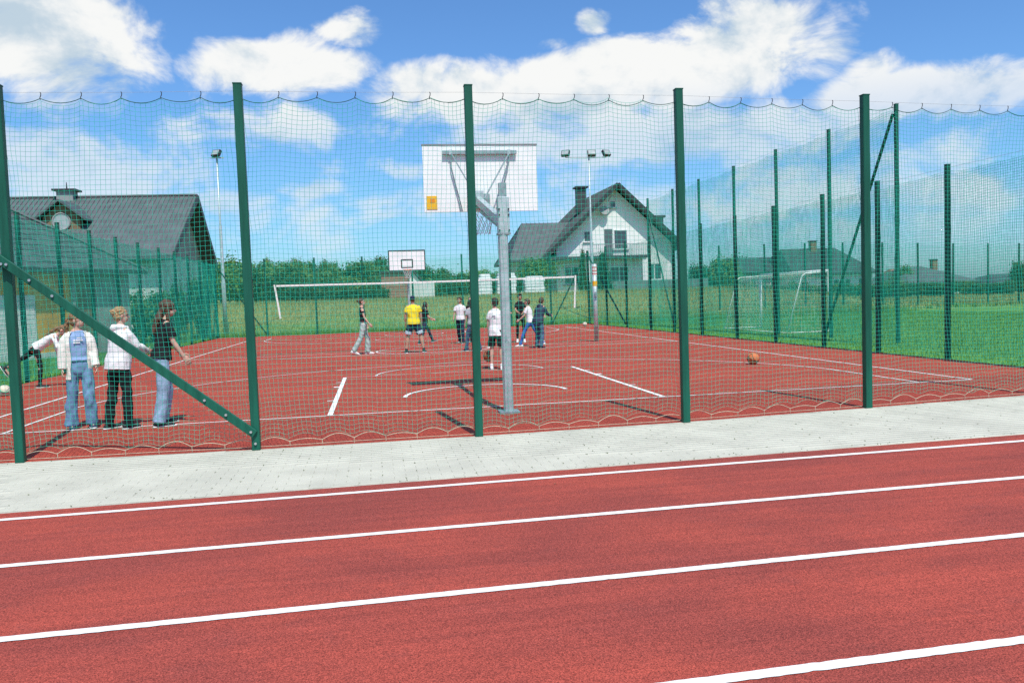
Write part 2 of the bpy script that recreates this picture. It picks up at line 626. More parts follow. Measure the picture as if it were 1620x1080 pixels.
def np_mesh(name, verts, faces, mat, smooth=False):
    """fast mesh from arrays; faces (n,3) or (n,4)"""
    me = bpy.data.meshes.new(name)
    nf, kf = faces.shape
    me.vertices.add(len(verts))
    me.vertices.foreach_set('co', np.asarray(verts, np.float32).ravel())
    me.loops.add(nf * kf)
    me.loops.foreach_set('vertex_index', faces.astype(np.int32).ravel())
    me.polygons.add(nf)
    me.polygons.foreach_set('loop_start', np.arange(0, nf * kf, kf, dtype=np.int32))
    if smooth:
        me.polygons.foreach_set('use_smooth', np.ones(nf, bool))
    me.materials.append(MATS[mat])
    me.update(calc_edges=True)
    return me


def sst(a, b, x):
    t = np.clip((np.asarray(x, float) - a) / (b - a), 0, 1)
    return t * t * (3 - 2 * t)


rng = np.random.default_rng(7)
random.seed(7)

# ------------------------------------------------------------------ ground and terrain
def terr(x, y):
    x, y = np.asarray(x, float), np.asarray(y, float)
    bank = 1.68 * sst(42.5, 58, y) * (1 - sst(24, 42, x))
    hill = 3.5 * sst(80, 190, y) * (1 - sst(-10, 70, x))
    roll = 0.10 * np.sin(x * 0.21 + 1.3) * np.sin(y * 0.17) * sst(44, 52, y)
    return bank + hill + roll


def tz(x, y):
    return float(terr(x, y))


def axis(parts):
    out = []
    for a, b, s in parts:
        out += list(np.arange(a, b, s))
    return np.array(out + [parts[-1][1]])


gx = axis([(-900, -120, 60), (-120, -40, 8), (-40, 60, 1.5), (60, 160, 8), (160, 1100, 60)])
gy = axis([(-60, 0, 15), (0, 40, 5), (40, 64, 0.8), (64, 200, 5), (200, 1500, 80)])
X, Y = np.meshgrid(gx, gy)
Z = terr(X, Y) - 0.05
V = np.stack([X, Y, Z], -1).reshape(-1, 3)
nx, ny = len(gx), len(gy)
I = np.arange(nx * ny).reshape(ny, nx)
F = np.stack([I[:-1, :-1], I[:-1, 1:], I[1:, 1:], I[1:, :-1]], -1).reshape(-1, 4)
g = link('ground', np_mesh('ground', V, F, 'grass_ground', True))
tag(g, 'green grass pitch and drier meadow bank behind the court', kind='structure')

# running track
CT = 0.027


def ly(k, x):
    return 6.5555 - 1.22 * k + CT * x


m = MB()
m.poly_prism([(-40, -14, -0.12), (60, -14, -0.12), (60, 6.80 + 0.034 * 60, -0.12), (-40, 6.80 - 0.034 * 40, -0.12)], (0, 0, 0.12))
track = fix_normals(m.build('running_track', 'track_rubber'))
tag(track, 'red rubber running track with white lane lines in the foreground', kind='structure')
for q in range(8):
    m = MB()
    w = 0.033
    xs = np.concatenate([np.linspace(-40, -8, 9)[:-1], np.arange(-8, 16, .03), np.linspace(16, 60, 12)])
    j0, j1 = rng.normal(0, .0016, len(xs)), rng.normal(0, .0016, len(xs))
    n_ = len(xs)
    m.add([(x, ly(q, x) - w + j, .004) for x, j in zip(xs, j0)] + [(x, ly(q, x) + w + j, .004) for x, j in zip(xs, j1)],
          [(i, i + 1, n_ + i + 1, n_ + i) for i in range(n_ - 1)])
    m.build('lane_line', 'white_line', track)

# near fence posts, slightly out of line with one another
NP = [(-8.4, 9.05), (-6.0, 9.05), (-3.62, 9.00), (-1.29, 8.88), (1.06, 8.87), (3.47, 8.95), (5.90, 9.17), (8.50, 9.42), (11.0, 9.5)]


def fence_y(x):
    return float(np.interp(x, [q[0] for q in NP], [q[1] for q in NP]))


# paved walk: single pavers on a bed of sand
m = MB()
xs = np.linspace(-30, 40, 141)
for a, b in zip(xs[:-1], xs[1:]):
    m.add([(a, 6.80 + .034 * a, -.0035), (b, 6.80 + .034 * b, -.0035), (b, fence_y(b) + .01, -.0035), (a, fence_y(a) + .01, -.0035)], [(0, 1, 2, 3)])
walk = m.build('pavement', 'joint_sand')
tag(walk, 'pale concrete paved walk between the track and the fence', kind='structure')
PW, PD, GAP = 0.20, 0.10, 0.0016
hx, hy = PW / 2 - GAP / 2, PD / 2 - GAP / 2
pb = MB().box((0, 0, -0.0215), (2 * hx, 2 * hy, 0.045), bev=0.0015)
paver_me = pb.mesh('paver', 'paver_concrete')
cells = []
row = 0
yy = 6.0
while yy < 9.7:
    off = (row % 2) * PW / 2
    for cx in np.arange(-9, 16, PW):
        x = cx + off
        y = yy + 0.030 * x
        if y - hy > 6.80 + .034 * x + .0 and y + hy < fence_y(x):
            cells.append((x, y))
    yy += PD
    row += 1


def seen_px(x, y, z=0.0):
    d = Vector((x, y, z - CAMH))
    zc = d.dot(_f)
    return 810 + FPX * d.dot(_r) / zc, 540 - FPX * d.dot(_u) / zc, zc


vis = [c for c in cells if 0 < seen_px(*c)[0] < 1620]
vis.sort(key=lambda c: seen_px(*c)[2])
near_set = set(vis[:300])
rz = math.atan(0.030)
for c in vis[:300]:
    o = link('paver', paver_me, walk, (c[0], c[1], rng.uniform(-.0008, .0008)))
    o.rotation_euler = (rng.uniform(-.005, .005), rng.uniform(-.003, .003), rz + rng.uniform(-.004, .004))
pv = np.array([tuple(q) for q in pb.v])
quads = [f for f in pb.f if len(f) == 4]
tops = [(16, 17, 18, 19), (16, 19, 20, 23), (20, 21, 22, 23)]
pf = np.array(quads + tops)
rest = [c for c in cells if c not in near_set]
VV, FF = [], []
for i, c in enumerate(rest):
    VV.append(pv + np.array([c[0], c[1], rng.uniform(-.0008, .0008)]) + np.stack([0 * pv[:, 0], 0.03 * pv[:, 0], 0 * pv[:, 0]], -1))
    FF.append(pf + i * len(pv))
o = link('paver_field', np_mesh('paver_field', np.concatenate(VV), np.concatenate(FF), 'paver_concrete'), walk)
tag(o, kind='stuff')
# weeds and crumbs of soil caught in the joints
m = MB()
for i in range(300):
    c = random.choice(vis)
    x, y = c[0] + random.choice((-.1, .1)), c[1] + random.uniform(-.05, .05)
    if random.random() < .35:
        x = random.uniform(-4, 9)
        y = 6.83 + .034 * x + abs(random.gauss(0, .05))
    for j in range(random.randint(2, 5)):
        a = random.uniform(0, 6.28)
        l = random.uniform(.006, .02)
        h = random.uniform(.002, .014)
        m.add([(x, y, .001), (x + l * math.cos(a), y + l * math.sin(a), h), (x + .006 * math.sin(a), y - .006 * math.cos(a), .003)], [(0, 1, 2)])
o = m.build('weeds', 'weed')
tag(o, 'tiny weeds and crumbs in the joints of the pale pavers', 'weeds', kind='stuff')

m = MB()
for i in range(20):
    x, y = random.uniform(-3, 8), random.uniform(1.5, 6.6)
    a_ = random.uniform(0, 6.28)
    l = random.uniform(.006, .016)
    u_ = Vector((math.cos(a_), math.sin(a_), 0)) * l
    w_ = Vector((-math.sin(a_), math.cos(a_), 0)) * l * .45
    c_ = Vector((x, y + .027 * x, .006))
    m.add([c_ - u_, c_ - w_, c_ + u_ + Vector((0, 0, l * .5)), c_ + w_], [(0, 1, 2, 3)])
tag(m.build('litter', 'litter'), 'scattered dry seed husks lying on the red running track', 'litter', kind='stuff')

# ------------------------------------------------------------------ the court
CX0, CX1, CY1 = -7.55, 11.0, 41.75
m = MB()
xs = np.linspace(CX0, CX1, 31)
pts = [(x, fence_y(x) + .012, -.12) for x in xs] + [(CX1, CY1, -.12), (CX0, CY1, -.12)]
m.poly_prism(pts, (0, 0, .12))
court = fix_normals(m.build('sports_court', 'court_rubber'))
tag(court, 'red rubber ball court with white game lines behind the net fence', kind='structure')


def strip(pts, w=0.025, name='court_line', mat='white_line', z=.004):
    m = MB()
    P = [Vector((q[0], q[1], 0)) for q in pts]
    L, Rr = [], []
    for i, q in enumerate(P):
        t = (P[min(i + 1, len(P) - 1)] - P[max(i - 1, 0)]).normalized()
        s = Vector((-t.y, t.x, 0)) * w
        L.append((q.x + s.x, q.y + s.y, z))
        Rr.append((q.x - s.x, q.y - s.y, z))
    n = len(P)
    m.add(L + Rr, [(i, n + i, n + i + 1, i + 1) for i in range(n - 1)])
    return m.build(name, mat, court)


def arc(cx, cy, r, a0, a1, n=28):
    return [(cx + r * math.cos(R(a0 + (a1 - a0) * i / n)), cy + r * math.sin(R(a0 + (a1 - a0) * i / n))) for i in range(n + 1)]


BX, B0, B1 = 1.68, 11.2, 38.6
XL, XR = -5.5, 8.95
zl = [.004]


def Ln(*a, **kw):
    zl[0] += .00013
    return strip(*a, z=zl[0], **kw)


Ln([(XL, B0), (XR, B0)], w=.022)
Ln([(XL, B1), (XR, B1)], w=.022)
Ln([(XL, B0), (XL, B1)], w=.024)
Ln([(XR, B0), (XR, B1)], w=.024)
Ln([(XL, 24.9), (XR, 24.9)], w=.022)
Ln([(XL, 23.65), (XR, 23.65)], w=.022)
Ln(arc(BX, 24.9, 1.7, 0, 360, 48), w=.022)
for s, yb in ((1, B0), (-1, B1)):
    for x in (-0.66, 4.02):
        Ln([(x, yb), (x, yb + s * 5.6)], w=.035)
        for d in (1.7, 3.75, 4.6):
            sx = -1 if x < 1 else 1
            Ln([(x, yb + s * d), (x + sx * .13, yb + s * d)], w=.03 if d != 3.75 else .07)
    Ln([(-0.66, yb + s * 5.6), (4.02, yb + s * 5.6)], w=.012)
    Ln(arc(BX, yb + s * 5.6, 1.72, 0 if s > 0 else 180, 180 if s > 0 else 360), w=.02)
    Ln(arc(BX, yb + s * 1.6, 1.28, 0 if s > 0 else 180, 180 if s > 0 else 360), w=.032)
    cy = yb + s * 1.6
    a0 = math.degrees(math.acos(6.38 / 6.45))
    if s > 0:
        pts = [(BX + 6.38, yb)] + arc(BX, cy, 6.45, a0, 180 - a0, 48) + [(BX - 6.38, yb)]
    else:
        pts = [(BX + 6.38, yb)] + arc(BX, cy, 6.45, -a0, -180 + a0, 48) + [(BX - 6.38, yb)]
    Ln(pts, w=.02)
Ln([(CX0, 26.0), (CX1, 26.0)], w=.016, name='surface_seam', mat='seam_dark')
Ln([(-7.4, 33.8), (10.9, 33.8)], w=.012)

# ------------------------------------------------------------------ grass blades
def blades(n, x0, x1, y0, y1, h0, h1, wd, keep):
    x = rng.uniform(x0, x1, n)
    y = y0 + (y1 - y0) * rng.uniform(0, 1, n) ** 1.25
    ok = keep(x, y)
    x, y = x[ok], y[ok]
    n = len(x)
    z = terr(x, y) - .05
    a = rng.uniform(0, 2 * math.pi, n)
    h = rng.uniform(h0, h1, n)
    le = rng.uniform(0.1, 0.6, n) * h
    b = rng.uniform(0, 2 * math.pi, n)
    P0 = np.stack([x - np.cos(a) * wd, y - np.sin(a) * wd, z], -1)
    P1 = np.stack([x + np.cos(a) * wd, y + np.sin(a) * wd, z], -1)
    P2 = np.stack([x + np.cos(b) * le, y + np.sin(b) * le, z + h], -1)
    return np.stack([P0, P1, P2], 1).reshape(-1, 3)


def off_court(x, y):
    return (x > CX1 + .03) | (x < CX0 - .03) | (y > CY1 + .03)


bl = [blades(90000, 11.0, 30, 10, 46, .06, .12, .007, off_court),
      blades(26000, -13, -7.5, 13, 43, .06, .12, .007, off_court),
      blades(60000, -12, 30, 41.7, 60, .10, .30, .013, off_court),
      blades(30000, 24, 70, 44, 90, .12, .35, .03, off_court)]
BV = np.concatenate(bl)
o = link('grass', np_mesh('grass', BV, np.arange(len(BV)).reshape(-1, 3), 'grass_blade'))
tag(o, 'grass blades of the pitch and the meadow bank around the court', 'grass', kind='stuff')

# ------------------------------------------------------------------ net fences
def net_mesh(name, w, z0, h, cell, r, seed, nh=6, hi=True, mat='net_cord', sag=.05):
    """knotless netting hung from hooks: sagging scallops on top, arches at the bottom"""
    rg = np.random.default_rng(seed)
    ph = rg.uniform(0, 6.28, 12)

    def warp(x, z):
        u = x / w
        e = np.clip(np.minimum(u, 1 - u) * 8, 0, 1)
        e = e * e * (3 - 2 * e)
        f = (u * nh) % 1.0
        sc = 4 * f * (1 - f)
        top = np.exp(-(h - z) / 0.30)
        bot = np.exp(-(z - z0) / 0.22)
        fb = (u * (nh + 1)) % 1.0
        dz = -sag * sc * top + 0.055 * 4 * fb * (1 - fb) * bot
        dz += e * (.016 * np.sin(2.1 * x + ph[0] + .5 * z) + .010 * np.sin(4.7 * x + ph[1] - 1.1 * z)) - .03 * (u - .5) ** 2
        # cords hang askew, pulled towards the posts
        dx = e * (.030 * np.sin(1.3 * z + ph[2]) + .018 * np.sin(2.9 * z + 1.7 * x + ph[3]) + .012 * (h - z) * np.sin(ph[4] + 2.2 * u))
        dx += .022 * (f - .5) * top * e
        dx += (1 - e) * .02 * np.sin(7 * z + ph[8])
        dy = .025 * np.sin(1.9 * x + ph[5]) * np.sin(1.1 * z + ph[6]) * e + .012 * np.sin(5 * x + ph[7] + 2 * z) * e
        return np.stack([x + dx, dy, z + dz], -1)

    nxc, nzc = int(round(w / cell)), int(round((h - z0) / cell))
    sets = []
    if hi:
        zz = np.concatenate([np.linspace(z0, z0 + .5, 6)[:-1], np.linspace(z0 + .5, h - .6, 10)[:-1], np.linspace(h - .6, h, 8)])
        nxp = 37
    else:
        zz = np.linspace(z0, h, 6)
        nxp = 8
    xv = np.linspace(0, w, nxc + 1)
    sets.append((warp(*np.meshgrid(xv, zz, indexing='ij')), (0, 1)))
    zh = np.linspace(z0, h, nzc + 1)
    if hi:
        fine = np.linspace(0, w, nxp)
        edge = (h - zh < .7) | (zh - z0 < .5)
        A = warp(*np.meshgrid(fine, zh[edge], indexing='xy'))
        B = warp(*np.meshgrid(np.linspace(0, w, 19), zh[~edge], indexing='xy'))
        sets += [(A, (1, 2)), (B, (1, 2))]
    else:
        sets.append((warp(*np.meshgrid(np.linspace(0, w, nxp), zh, indexing='xy')), (1, 2)))
    VV, FF = [], []
    n0 = 0
    for P, (i, j) in sets:
        nc, npt = P.shape[:2]
        out = np.repeat(P[:, :, None, :], 3, 2).copy()
        for q in range(3):
            a = 2 * math.pi * q / 3 + .5
            out[:, :, q, i] += r * math.cos(a)
            out[:, :, q, j] += r * math.sin(a)
        VV.append(out.reshape(-1, 3))
        ids = np.arange(nc * npt * 3).reshape(nc, npt, 3) + n0
        for q in range(3):
            q2 = (q + 1) % 3
            FF.append(np.stack([ids[:, :-1, q], ids[:, :-1, q2], ids[:, 1:, q2], ids[:, 1:, q]], -1).reshape(-1, 4))
        n0 += nc * npt * 3
    return np_mesh(name, np.concatenate(VV), np.concatenate(FF), mat)


def post_mesh(h, w=.085):
    m = MB().box((0, 0, h / 2), (w, w, h), bev=.006)
    m.box((0, 0, h + .002), (w + .006, w + .006, .012))
    return m.mesh('post', 'green_paint')


HN = 3.77
hook_me = MB().tube([(0, 0, .065), (.008, 0, .055), (.006, 0, .03), (-.003, 0, .012), (0, 0, -.01)], .0045, 5).mesh('hook', 'lamp_black')
bolt_me = MB().tube([(0, -.012, 0), (0, .004, 0)], .014, 8).mesh('bolt', 'bolt_metal')


def fence(name, label, pts, H, near=False, skip_last_net=False, cell=.05, side=1, braces=(), post_w=.085, cord=.0027):
    root = empty(name, (pts[0][0], pts[0][1], 0), label=label, cat='fence')
    o0 = Vector((pts[0][0], pts[0][1], 0))
    pm_ = post_mesh(H, post_w)
    for i, p in enumerate(pts):
        o = link('post', pm_, root, Vector((p[0], p[1], p[2] if len(p) > 2 else 0)) - o0)
        o.rotation_euler = (rng.normal(0, .003), rng.normal(0, .003), 0)
    shared = None
    for i in range(len(pts) - 1):
        a, b = Vector(pts[i]).to_2d(), Vector(pts[i + 1]).to_2d()
        w = (b - a).length
        ang = math.atan2(b.y - a.y, b.x - a.x)
        nrm = Vector((-math.sin(ang), math.cos(ang))) * side * (post_w / 2 + .008)
        zb = (pts[i][2] if len(pts[i]) > 2 else 0)
        base = Vector((a.x + nrm.x, a.y + nrm.y, zb)) - o0
        if near:
            me = net_mesh('net', w, .075, H - .12, cell, .0018, 11 + i * 7)
            sx = 1
        else:
            if shared is None:
                shared = (net_mesh('net', w, .075, H - .12, cell, cord, 5, hi=False), w)
            me, w0 = shared
            sx = w / w0
        o = link('net', me, root, base)
        o.rotation_euler = (0, 0, ang)
        o.scale.x = sx
        dirv = Vector((math.cos(ang), math.sin(ang), 0))
        A = Vector((a.x + nrm.x, a.y + nrm.y, zb))
        MB().tube([A + Vector((0, 0, H - .055)), A + dirv * w * .5 + Vector((0, 0, H - .062)), A + dirv * w + Vector((0, 0, H - .055))], .0013 if near else .0022, 4).build('top_wire', 'wire', root)
        if near:
            nh = 6
            for j in range(1, nh):
                q = link('hook', hook_me, root, base + dirv * (w * j / nh) + Vector((0, 0, H - .12)))
                q.rotation_euler = (0, 0, ang)
            # border cord of the net, sagging from hook to hook
            P = []
            for j in range(nh * 8 + 1):
                u = j / (nh * 8)
                f = (u * nh) % 1
                P.append(A + dirv * (w * u) + Vector((0, 0, H - .118 - (.052 + .010 * math.sin(5 * i + int(u * nh) * 1.9)) * 4 * f * (1 - f))))
            MB().tube(P, .0040, 5).build('top_cord', 'green_paint', root)
            # rope along the foot of the net: arches, held to a ground line
            P = []
            na = nh + 1
            for j in range(na * 8 + 1):
                u = j / (na * 8)
                f = (u * na) % 1
                P.append(A + dirv * (w * u) + Vector((0, 0, .055 + (.045 + .022 * math.sin(3 * i + int(u * na) * 2.1)) * math.sin(math.pi * f))))
            MB().tube(P, .0036, 5).build('bottom_rope', 'rope_cream', root)
            MB().tube([A + dirv * (w * t) + Vector((0, -.012 * math.sin(9 * t), .018)) for t in np.linspace(0, 1, 12)], .0032, 5).build('ground_line', 'rope_cream', root)
            for j in range(1, na):
                c = A + dirv * (w * j / na)
                MB().tube([c + Vector((0, 0, .065)), c + Vector((.002, 0, .0))], .0035, 4).build('tie', 'rope_cream', root)
    for (p, q) in braces:
        MB().bar(p, q, .06, .06, bev=.005).build('brace', 'green_paint', root)
    return root


nf = fence('net_fence', 'near green net fence with square posts between walk and court', NP, HN, near=True)
o0 = ORG[nf.name]
# diagonal strut on the camera side of the second and third posts, bolted on
for (x0, z0, x1, z1, y) in ((-3.95, 2.27, -1.29, .17, 8.87), ):
    b = MB().bar((x0 + .26, y + .03, z0 - .19), (x1, y - .05, z1), .035, .086, up=(0, 0, 1), bev=.004).build('brace', 'green_paint', nf)
    a_, b_ = Vector((x0 + .26, y + .03, z0 - .19)), Vector((x1, y - .05, z1))
    for t in (.045, .13, .215, .80, .885, .985):
        q = link('bolt', bolt_me, b, a_.lerp(b_, t) + Vector((0, -.024, .0)) - o0)
MB().bar((-3.62, 8.90, 2.06), (-6.0, 8.97, .17), .035, .095, bev=.004).build('brace', 'green_paint', nf)
link('bolt', bolt_me, nf, Vector((-3.63, 8.875, 2.0)) - o0)
link('bolt', bolt_me, nf, Vector((-1.29, 8.83, .02 + .05)) - o0)

RY = [9.5, 11.95, 14.45, 16.7, 18.95, 21.45, 23.95, 26.7, 29.35, 32.0, 35.2, 38.4, 41.7]
fence('net_fence', 'green net fence along the right side of the court beside the grass pitch',
      [(11.02, y) for y in RY], HN, side=-1,
      braces=[((10.97, 41.65, HN - .15), (10.97, 35.3, .15))])
FX = [11.02, 9.0, 6.9, 4.42, 1.9, -.57, -2.87, -5.25, -7.58]
fence('net_fence', 'green net fence across the far end of the court below the meadow bank',
      [(x, 41.75) for x in FX], HN, side=1,
      braces=[((10.9, 41.68, HN - .15), (9.05, 41.68, .12)), ((-7.5, 41.68, HN - .3), (-5.3, 41.68, .12))])
LY = [41.7, 39.9, 38.2, 36.0, 33.7, 31.32, 28.8, 26.4, 24.1, 21.8, 19.5, 17.1, 14.7, 12.3, 9.9]
fence('net_fence', 'green net fence along the left side of the court by the mustard building',
      [(-7.6, y) for y in LY], 3.70, side=1, cord=.0037)
TY = [18.95, 22.05, 25.2, 28.45, 31.7, 34.65, 38.0]
fence('ball_stop_fence', 'tall green ball stop net on high posts behind the football goal',
      [(13.05, y) for y in TY], 5.98, side=1, cell=.06,
      braces=[((13.0, 19.0, 5.75), (13.0, 22.3, .08)), ((13.0, 37.95, 5.6), (13.0, 34.7, .1))])
far_posts = [ay(px, 440, 47.0) for px in (1138, 1210, 1274, 1334, 1396, 1452, 1508, 1563, 1612, 1665)]
fence('net_fence', 'distant green net fence across the far end of the grass pitch',
      [(p.x, 47.0, tz(p.x, 47.0) - .05) for p in far_posts], 3.9, side=1, cell=.10)

# ------------------------------------------------------------------ basketball stands
def hoop(root, cx, by, z, s):
    """ring and string net in front of the board; s = +1 opens towards +y"""
    c = Vector((cx, by + s * .42, z))
    ring = [c + Vector((.225 * math.cos(a), .225 * math.sin(a), 0)) for a in np.linspace(0, 2 * math.pi, 25)]
    rg_ = MB().tube(ring, .010, 6).build('hoop_ring', 'hoop_orange', root, True)
    MB().box((cx, by + s * .11, z - .02), (.12, .20, .03)).build('hoop_mount', 'hoop_orange', rg_)
    m = MB()
    lev = [(0, .22), (.10, .185), (.20, .15), (.30, .125), (.40, .115)]
    n = 10
    for q in range(n):
        for sg in (-1, 1):
            P = []
            for i, (dz, rr) in enumerate(lev):
                a = 2 * math.pi * (q + sg * i * .5) / n
                P.append(c + Vector((rr * math.cos(a), rr * math.sin(a), -dz)))
            m.tube(P, .0045, 4, caps=False)
    m.build('hoop_net', 'hoop_net', root)


BS = empty('basketball_stand', (1.67, 10.55, 0), label='near basketball stand seen from behind, white board on a galvanised pole', cat='basketball stand')
m = MB()
m.tube([(1.665, 10.55, 0), (1.665, 10.55, 1.2), (1.665, 10.55, 2.42)], .066, 8)
m.build('pole', 'galvanised', BS)
MB().box((1.665, 10.55, .012), (.26, .26, .024)).build('base_plate', 'galvanised_dark', BS)
br = MB().box((1.68, 10.56, 2.56), (.150, .13, .46), bev=.006).build('bracket_box', 'galvanised', BS)
MB().box((1.68, 10.56, 2.319), (.166, .15, .02)).build('bracket_flange', 'galvanised_dark', br)
for sx in (-1, 1):
    for z in (2.36, 2.56, 2.63):
        MB().tube([(1.68 + sx * .062, 10.487, z), (1.68 + sx * .062, 10.478, z)], .012, 8).build('bolt', 'lamp_black', br)
MB().box((1.69, 10.62, 2.86), (.10, .06, .24)).build('mast_top', 'galvanised_dark', BS)
MB().bar((1.66, 10.66, 2.50), (1.62, 12.80, 3.05), .085, .11).build('arm', 'galvanised', BS)
MB().bar((1.66, 10.64, 2.42), (1.63, 12.30, 2.80), .05, .05).build('arm_strut', 'galvanised_dark', BS)
MB().box((1.68, 12.90, 3.02), (.34, .05, .22)).build('mounting_plate', 'galvanised_dark', BS)
MB().box((1.63, 12.72, 3.06), (.16, .30, .16)).build('arm_head', 'galvanised', BS)
bd = MB().box((1.73, 13.0, 3.385), (1.81, .035, 1.03)).build('backboard', 'board_white', BS)
MB().box((1.73, 13.0, 3.912), (1.83, .05, .022)).build('board_edging', 'board_edge', bd)
st = MB().box((.945, 12.978, 3.015), (.165, .006, .21)).build('sticker', 'sticker_yellow', bd)
MB().box((.955, 12.9735, 3.05), (.07, .004, .06)).build('sticker_print', 'sticker_orange', st)
MB().box((1.72, 12.94, 3.785), (1.17, .045, .055)).build('cross_bar', 'galvanised_dark', BS)
for x in (1.16, 2.28):
    MB().box((x + (.10 if x < 1.7 else -.10), 12.945, 3.785), (.05, .07, .075)).build('clamp', 'galvanised', BS)
MB().tube([(1.27, 12.90, 3.76), (1.60, 12.45, 3.0)], .010, 6).build('strut', 'galvanised_dark', BS)
MB().tube([(2.18, 12.90, 3.76), (1.70, 12.45, 3.0)], .012, 6).build('strut', 'galvanised_dark', BS)
MB().tube([(1.26, 12.93, 3.74), (1.265, 12.93, 3.55), (1.33, 12.94, 3.25), (1.42, 12.95, 2.87)], .010, 6).build('stay', 'galvanised_dark', BS)
MB().tube([(2.18, 12.93, 3.74), (2.165, 12.93, 3.58), (2.07, 12.94, 3.25), (2.02, 12.95, 3.05), (1.95, 12.95, 2.90)], .010, 6).build('stay', 'galvanised_dark', BS)
hoop(BS, 1.80, 13.02, 2.94, 1)

BF = empty('basketball_stand', (1.66, 40.7, 0), label='far basketball stand facing the camera, black rectangle on its white board', cat='basketball stand')
MB().tube([(1.66, 40.7, 0), (1.66, 40.7, 2.5)], .07, 8).build('pole', 'galvanised', BF)
MB().bar((1.66, 40.66, 2.45), (1.60, 39.0, 2.98), .085, .11).build('arm', 'galvanised', BF)
bd = MB().box((1.555, 38.9, 3.38), (1.72, .035, .96)).build('backboard', 'board_white', BF)
yb = 38.877
for nm, c, s in (('border', (1.555, yb, 3.845), (1.72, .008, .045)), ('border', (1.555, yb, 2.92), (1.72, .008, .045)),
                 ('border', (.717, yb, 3.382), (.045, .008, .88)), ('border', (2.393, yb, 3.382), (.045, .008, .88)),
                 ('target_line', (1.555, yb, 3.42), (.56, .008, .045)), ('target_line', (1.555, yb, 3.06), (.56, .008, .045)),
                 ('target_line', (1.2975, yb, 3.24), (.045, .008, .315)), ('target_line', (1.8125, yb, 3.24), (.045, .008, .315))):
    MB().box(c, s).build(nm, 'black_mark', bd)
hoop(BF, 1.555, 38.88, 2.93, -1)

# ------------------------------------------------------------------ volleyball net
VN = empty('volleyball_net', (1.68, 25.35, 0), label='white taped volleyball net slung across the middle of the court', cat='volleyball net')
YN = 25.35
m = MB()
xs = np.arange(-2.85, 6.21, .10)
for x in xs:
    m.tube([(x, YN, 1.13), (x + .01, YN + .01, 1.6), (x, YN, 2.03)], .0016, 3, caps=False)
for z in np.arange(1.13, 2.04, .10):
    m.tube([(x, YN, z - .02 * math.sin((x + 2.85) / 9.06 * math.pi)) for x in np.linspace(-2.85, 6.2, 14)], .0016, 3, caps=False)
m.build('mesh', 'volley_cord', VN)
xs = np.linspace(-2.88, 6.24, 15)
m = MB()
for a, b in zip(xs[:-1], xs[1:]):
    za, zb_ = [2.075 - .02 * math.sin((q + 2.88) / 9.12 * math.pi) for q in (a, b)]
    m.add([(a, YN - .006, za - .027), (b, YN - .006, zb_ - .027), (b, YN - .006, zb_ + .027), (a, YN - .006, za + .027),
           (a, YN + .006, za - .027), (b, YN + .006, zb_ - .027), (b, YN + .006, zb_ + .027), (a, YN + .006, za + .027)],
          [(0, 1, 2, 3), (5, 4, 7, 6), (3, 2, 6, 7), (0, 4, 5, 1)])
m.build('top_tape', 'tape_white', VN)
MB().bar((-2.93, YN, 2.11), (-2.80, YN, 1.10), .02, .05, up=(1, 0, 0)).build('side_band', 'tape_white', VN)
MB().bar((6.28, YN, 2.12), (6.22, YN, 1.10), .02, .05, up=(1, 0, 0)).build('side_band', 'tape_white', VN)
MB().tube([(-2.9, YN, 2.09), (-3.74, YN, 2.14)], .005, 4).build('cord', 'volley_cord', VN)
MB().tube([(-2.82, YN, 1.13), (-3.74, YN, .85)], .005, 4).build('cord', 'volley_cord', VN)
MB().tube([(6.26, YN, 2.10), (6.85, YN, 2.18)], .005, 4).build('cord', 'volley_cord', VN)
MB().tube([(6.22, YN, 1.13), (6.6, YN, .95), (6.85, YN, 1.0)], .005, 4).build('cord', 'volley_cord', VN)
MB().tube([(6.25, YN, 1.6), (6.33, YN, .7), (6.42, YN + .05, .004)], .004, 4).build('cord', 'volley_cord', VN)
for x, lb in ((6.91, 'right volleyball post, pale steel with a red and a yellow sticker'), (-3.74, 'left volleyball post hidden behind the fence post')):
    VP = empty('volleyball_post', (x, 25.38, 0), label=lb, cat='post', group='volleyball posts')
    MB().tube([(x, 25.38, 0), (x, 25.38, 2.46)], .074 if x > 0 else .05, 10).build('tube', 'galvanised', VP, True)
    if x > 0:
        MB().tube([(x, 25.38, 2.10), (x, 25.38, 2.40)], .0765, 10, caps=False).build('sticker', 'tape_white', VP, True)
        for zz_ in (2.15, 2.25, 2.35):
            MB().tube([(x, 25.38, zz_ - .012), (x, 25.38, zz_ + .014)], .078, 10, caps=False).build('sticker_band', 'sticker_red', VP, True)
        MB().tube([(x, 25.38, 1.76), (x, 25.38, 1.92)], .0765, 10, caps=False).build('sticker', 'sticker_yellow', VP, True)
        MB().box((x, 25.27, 1.5), (.07, .06, .16)).build('winch', 'galvanised_dark', VP)

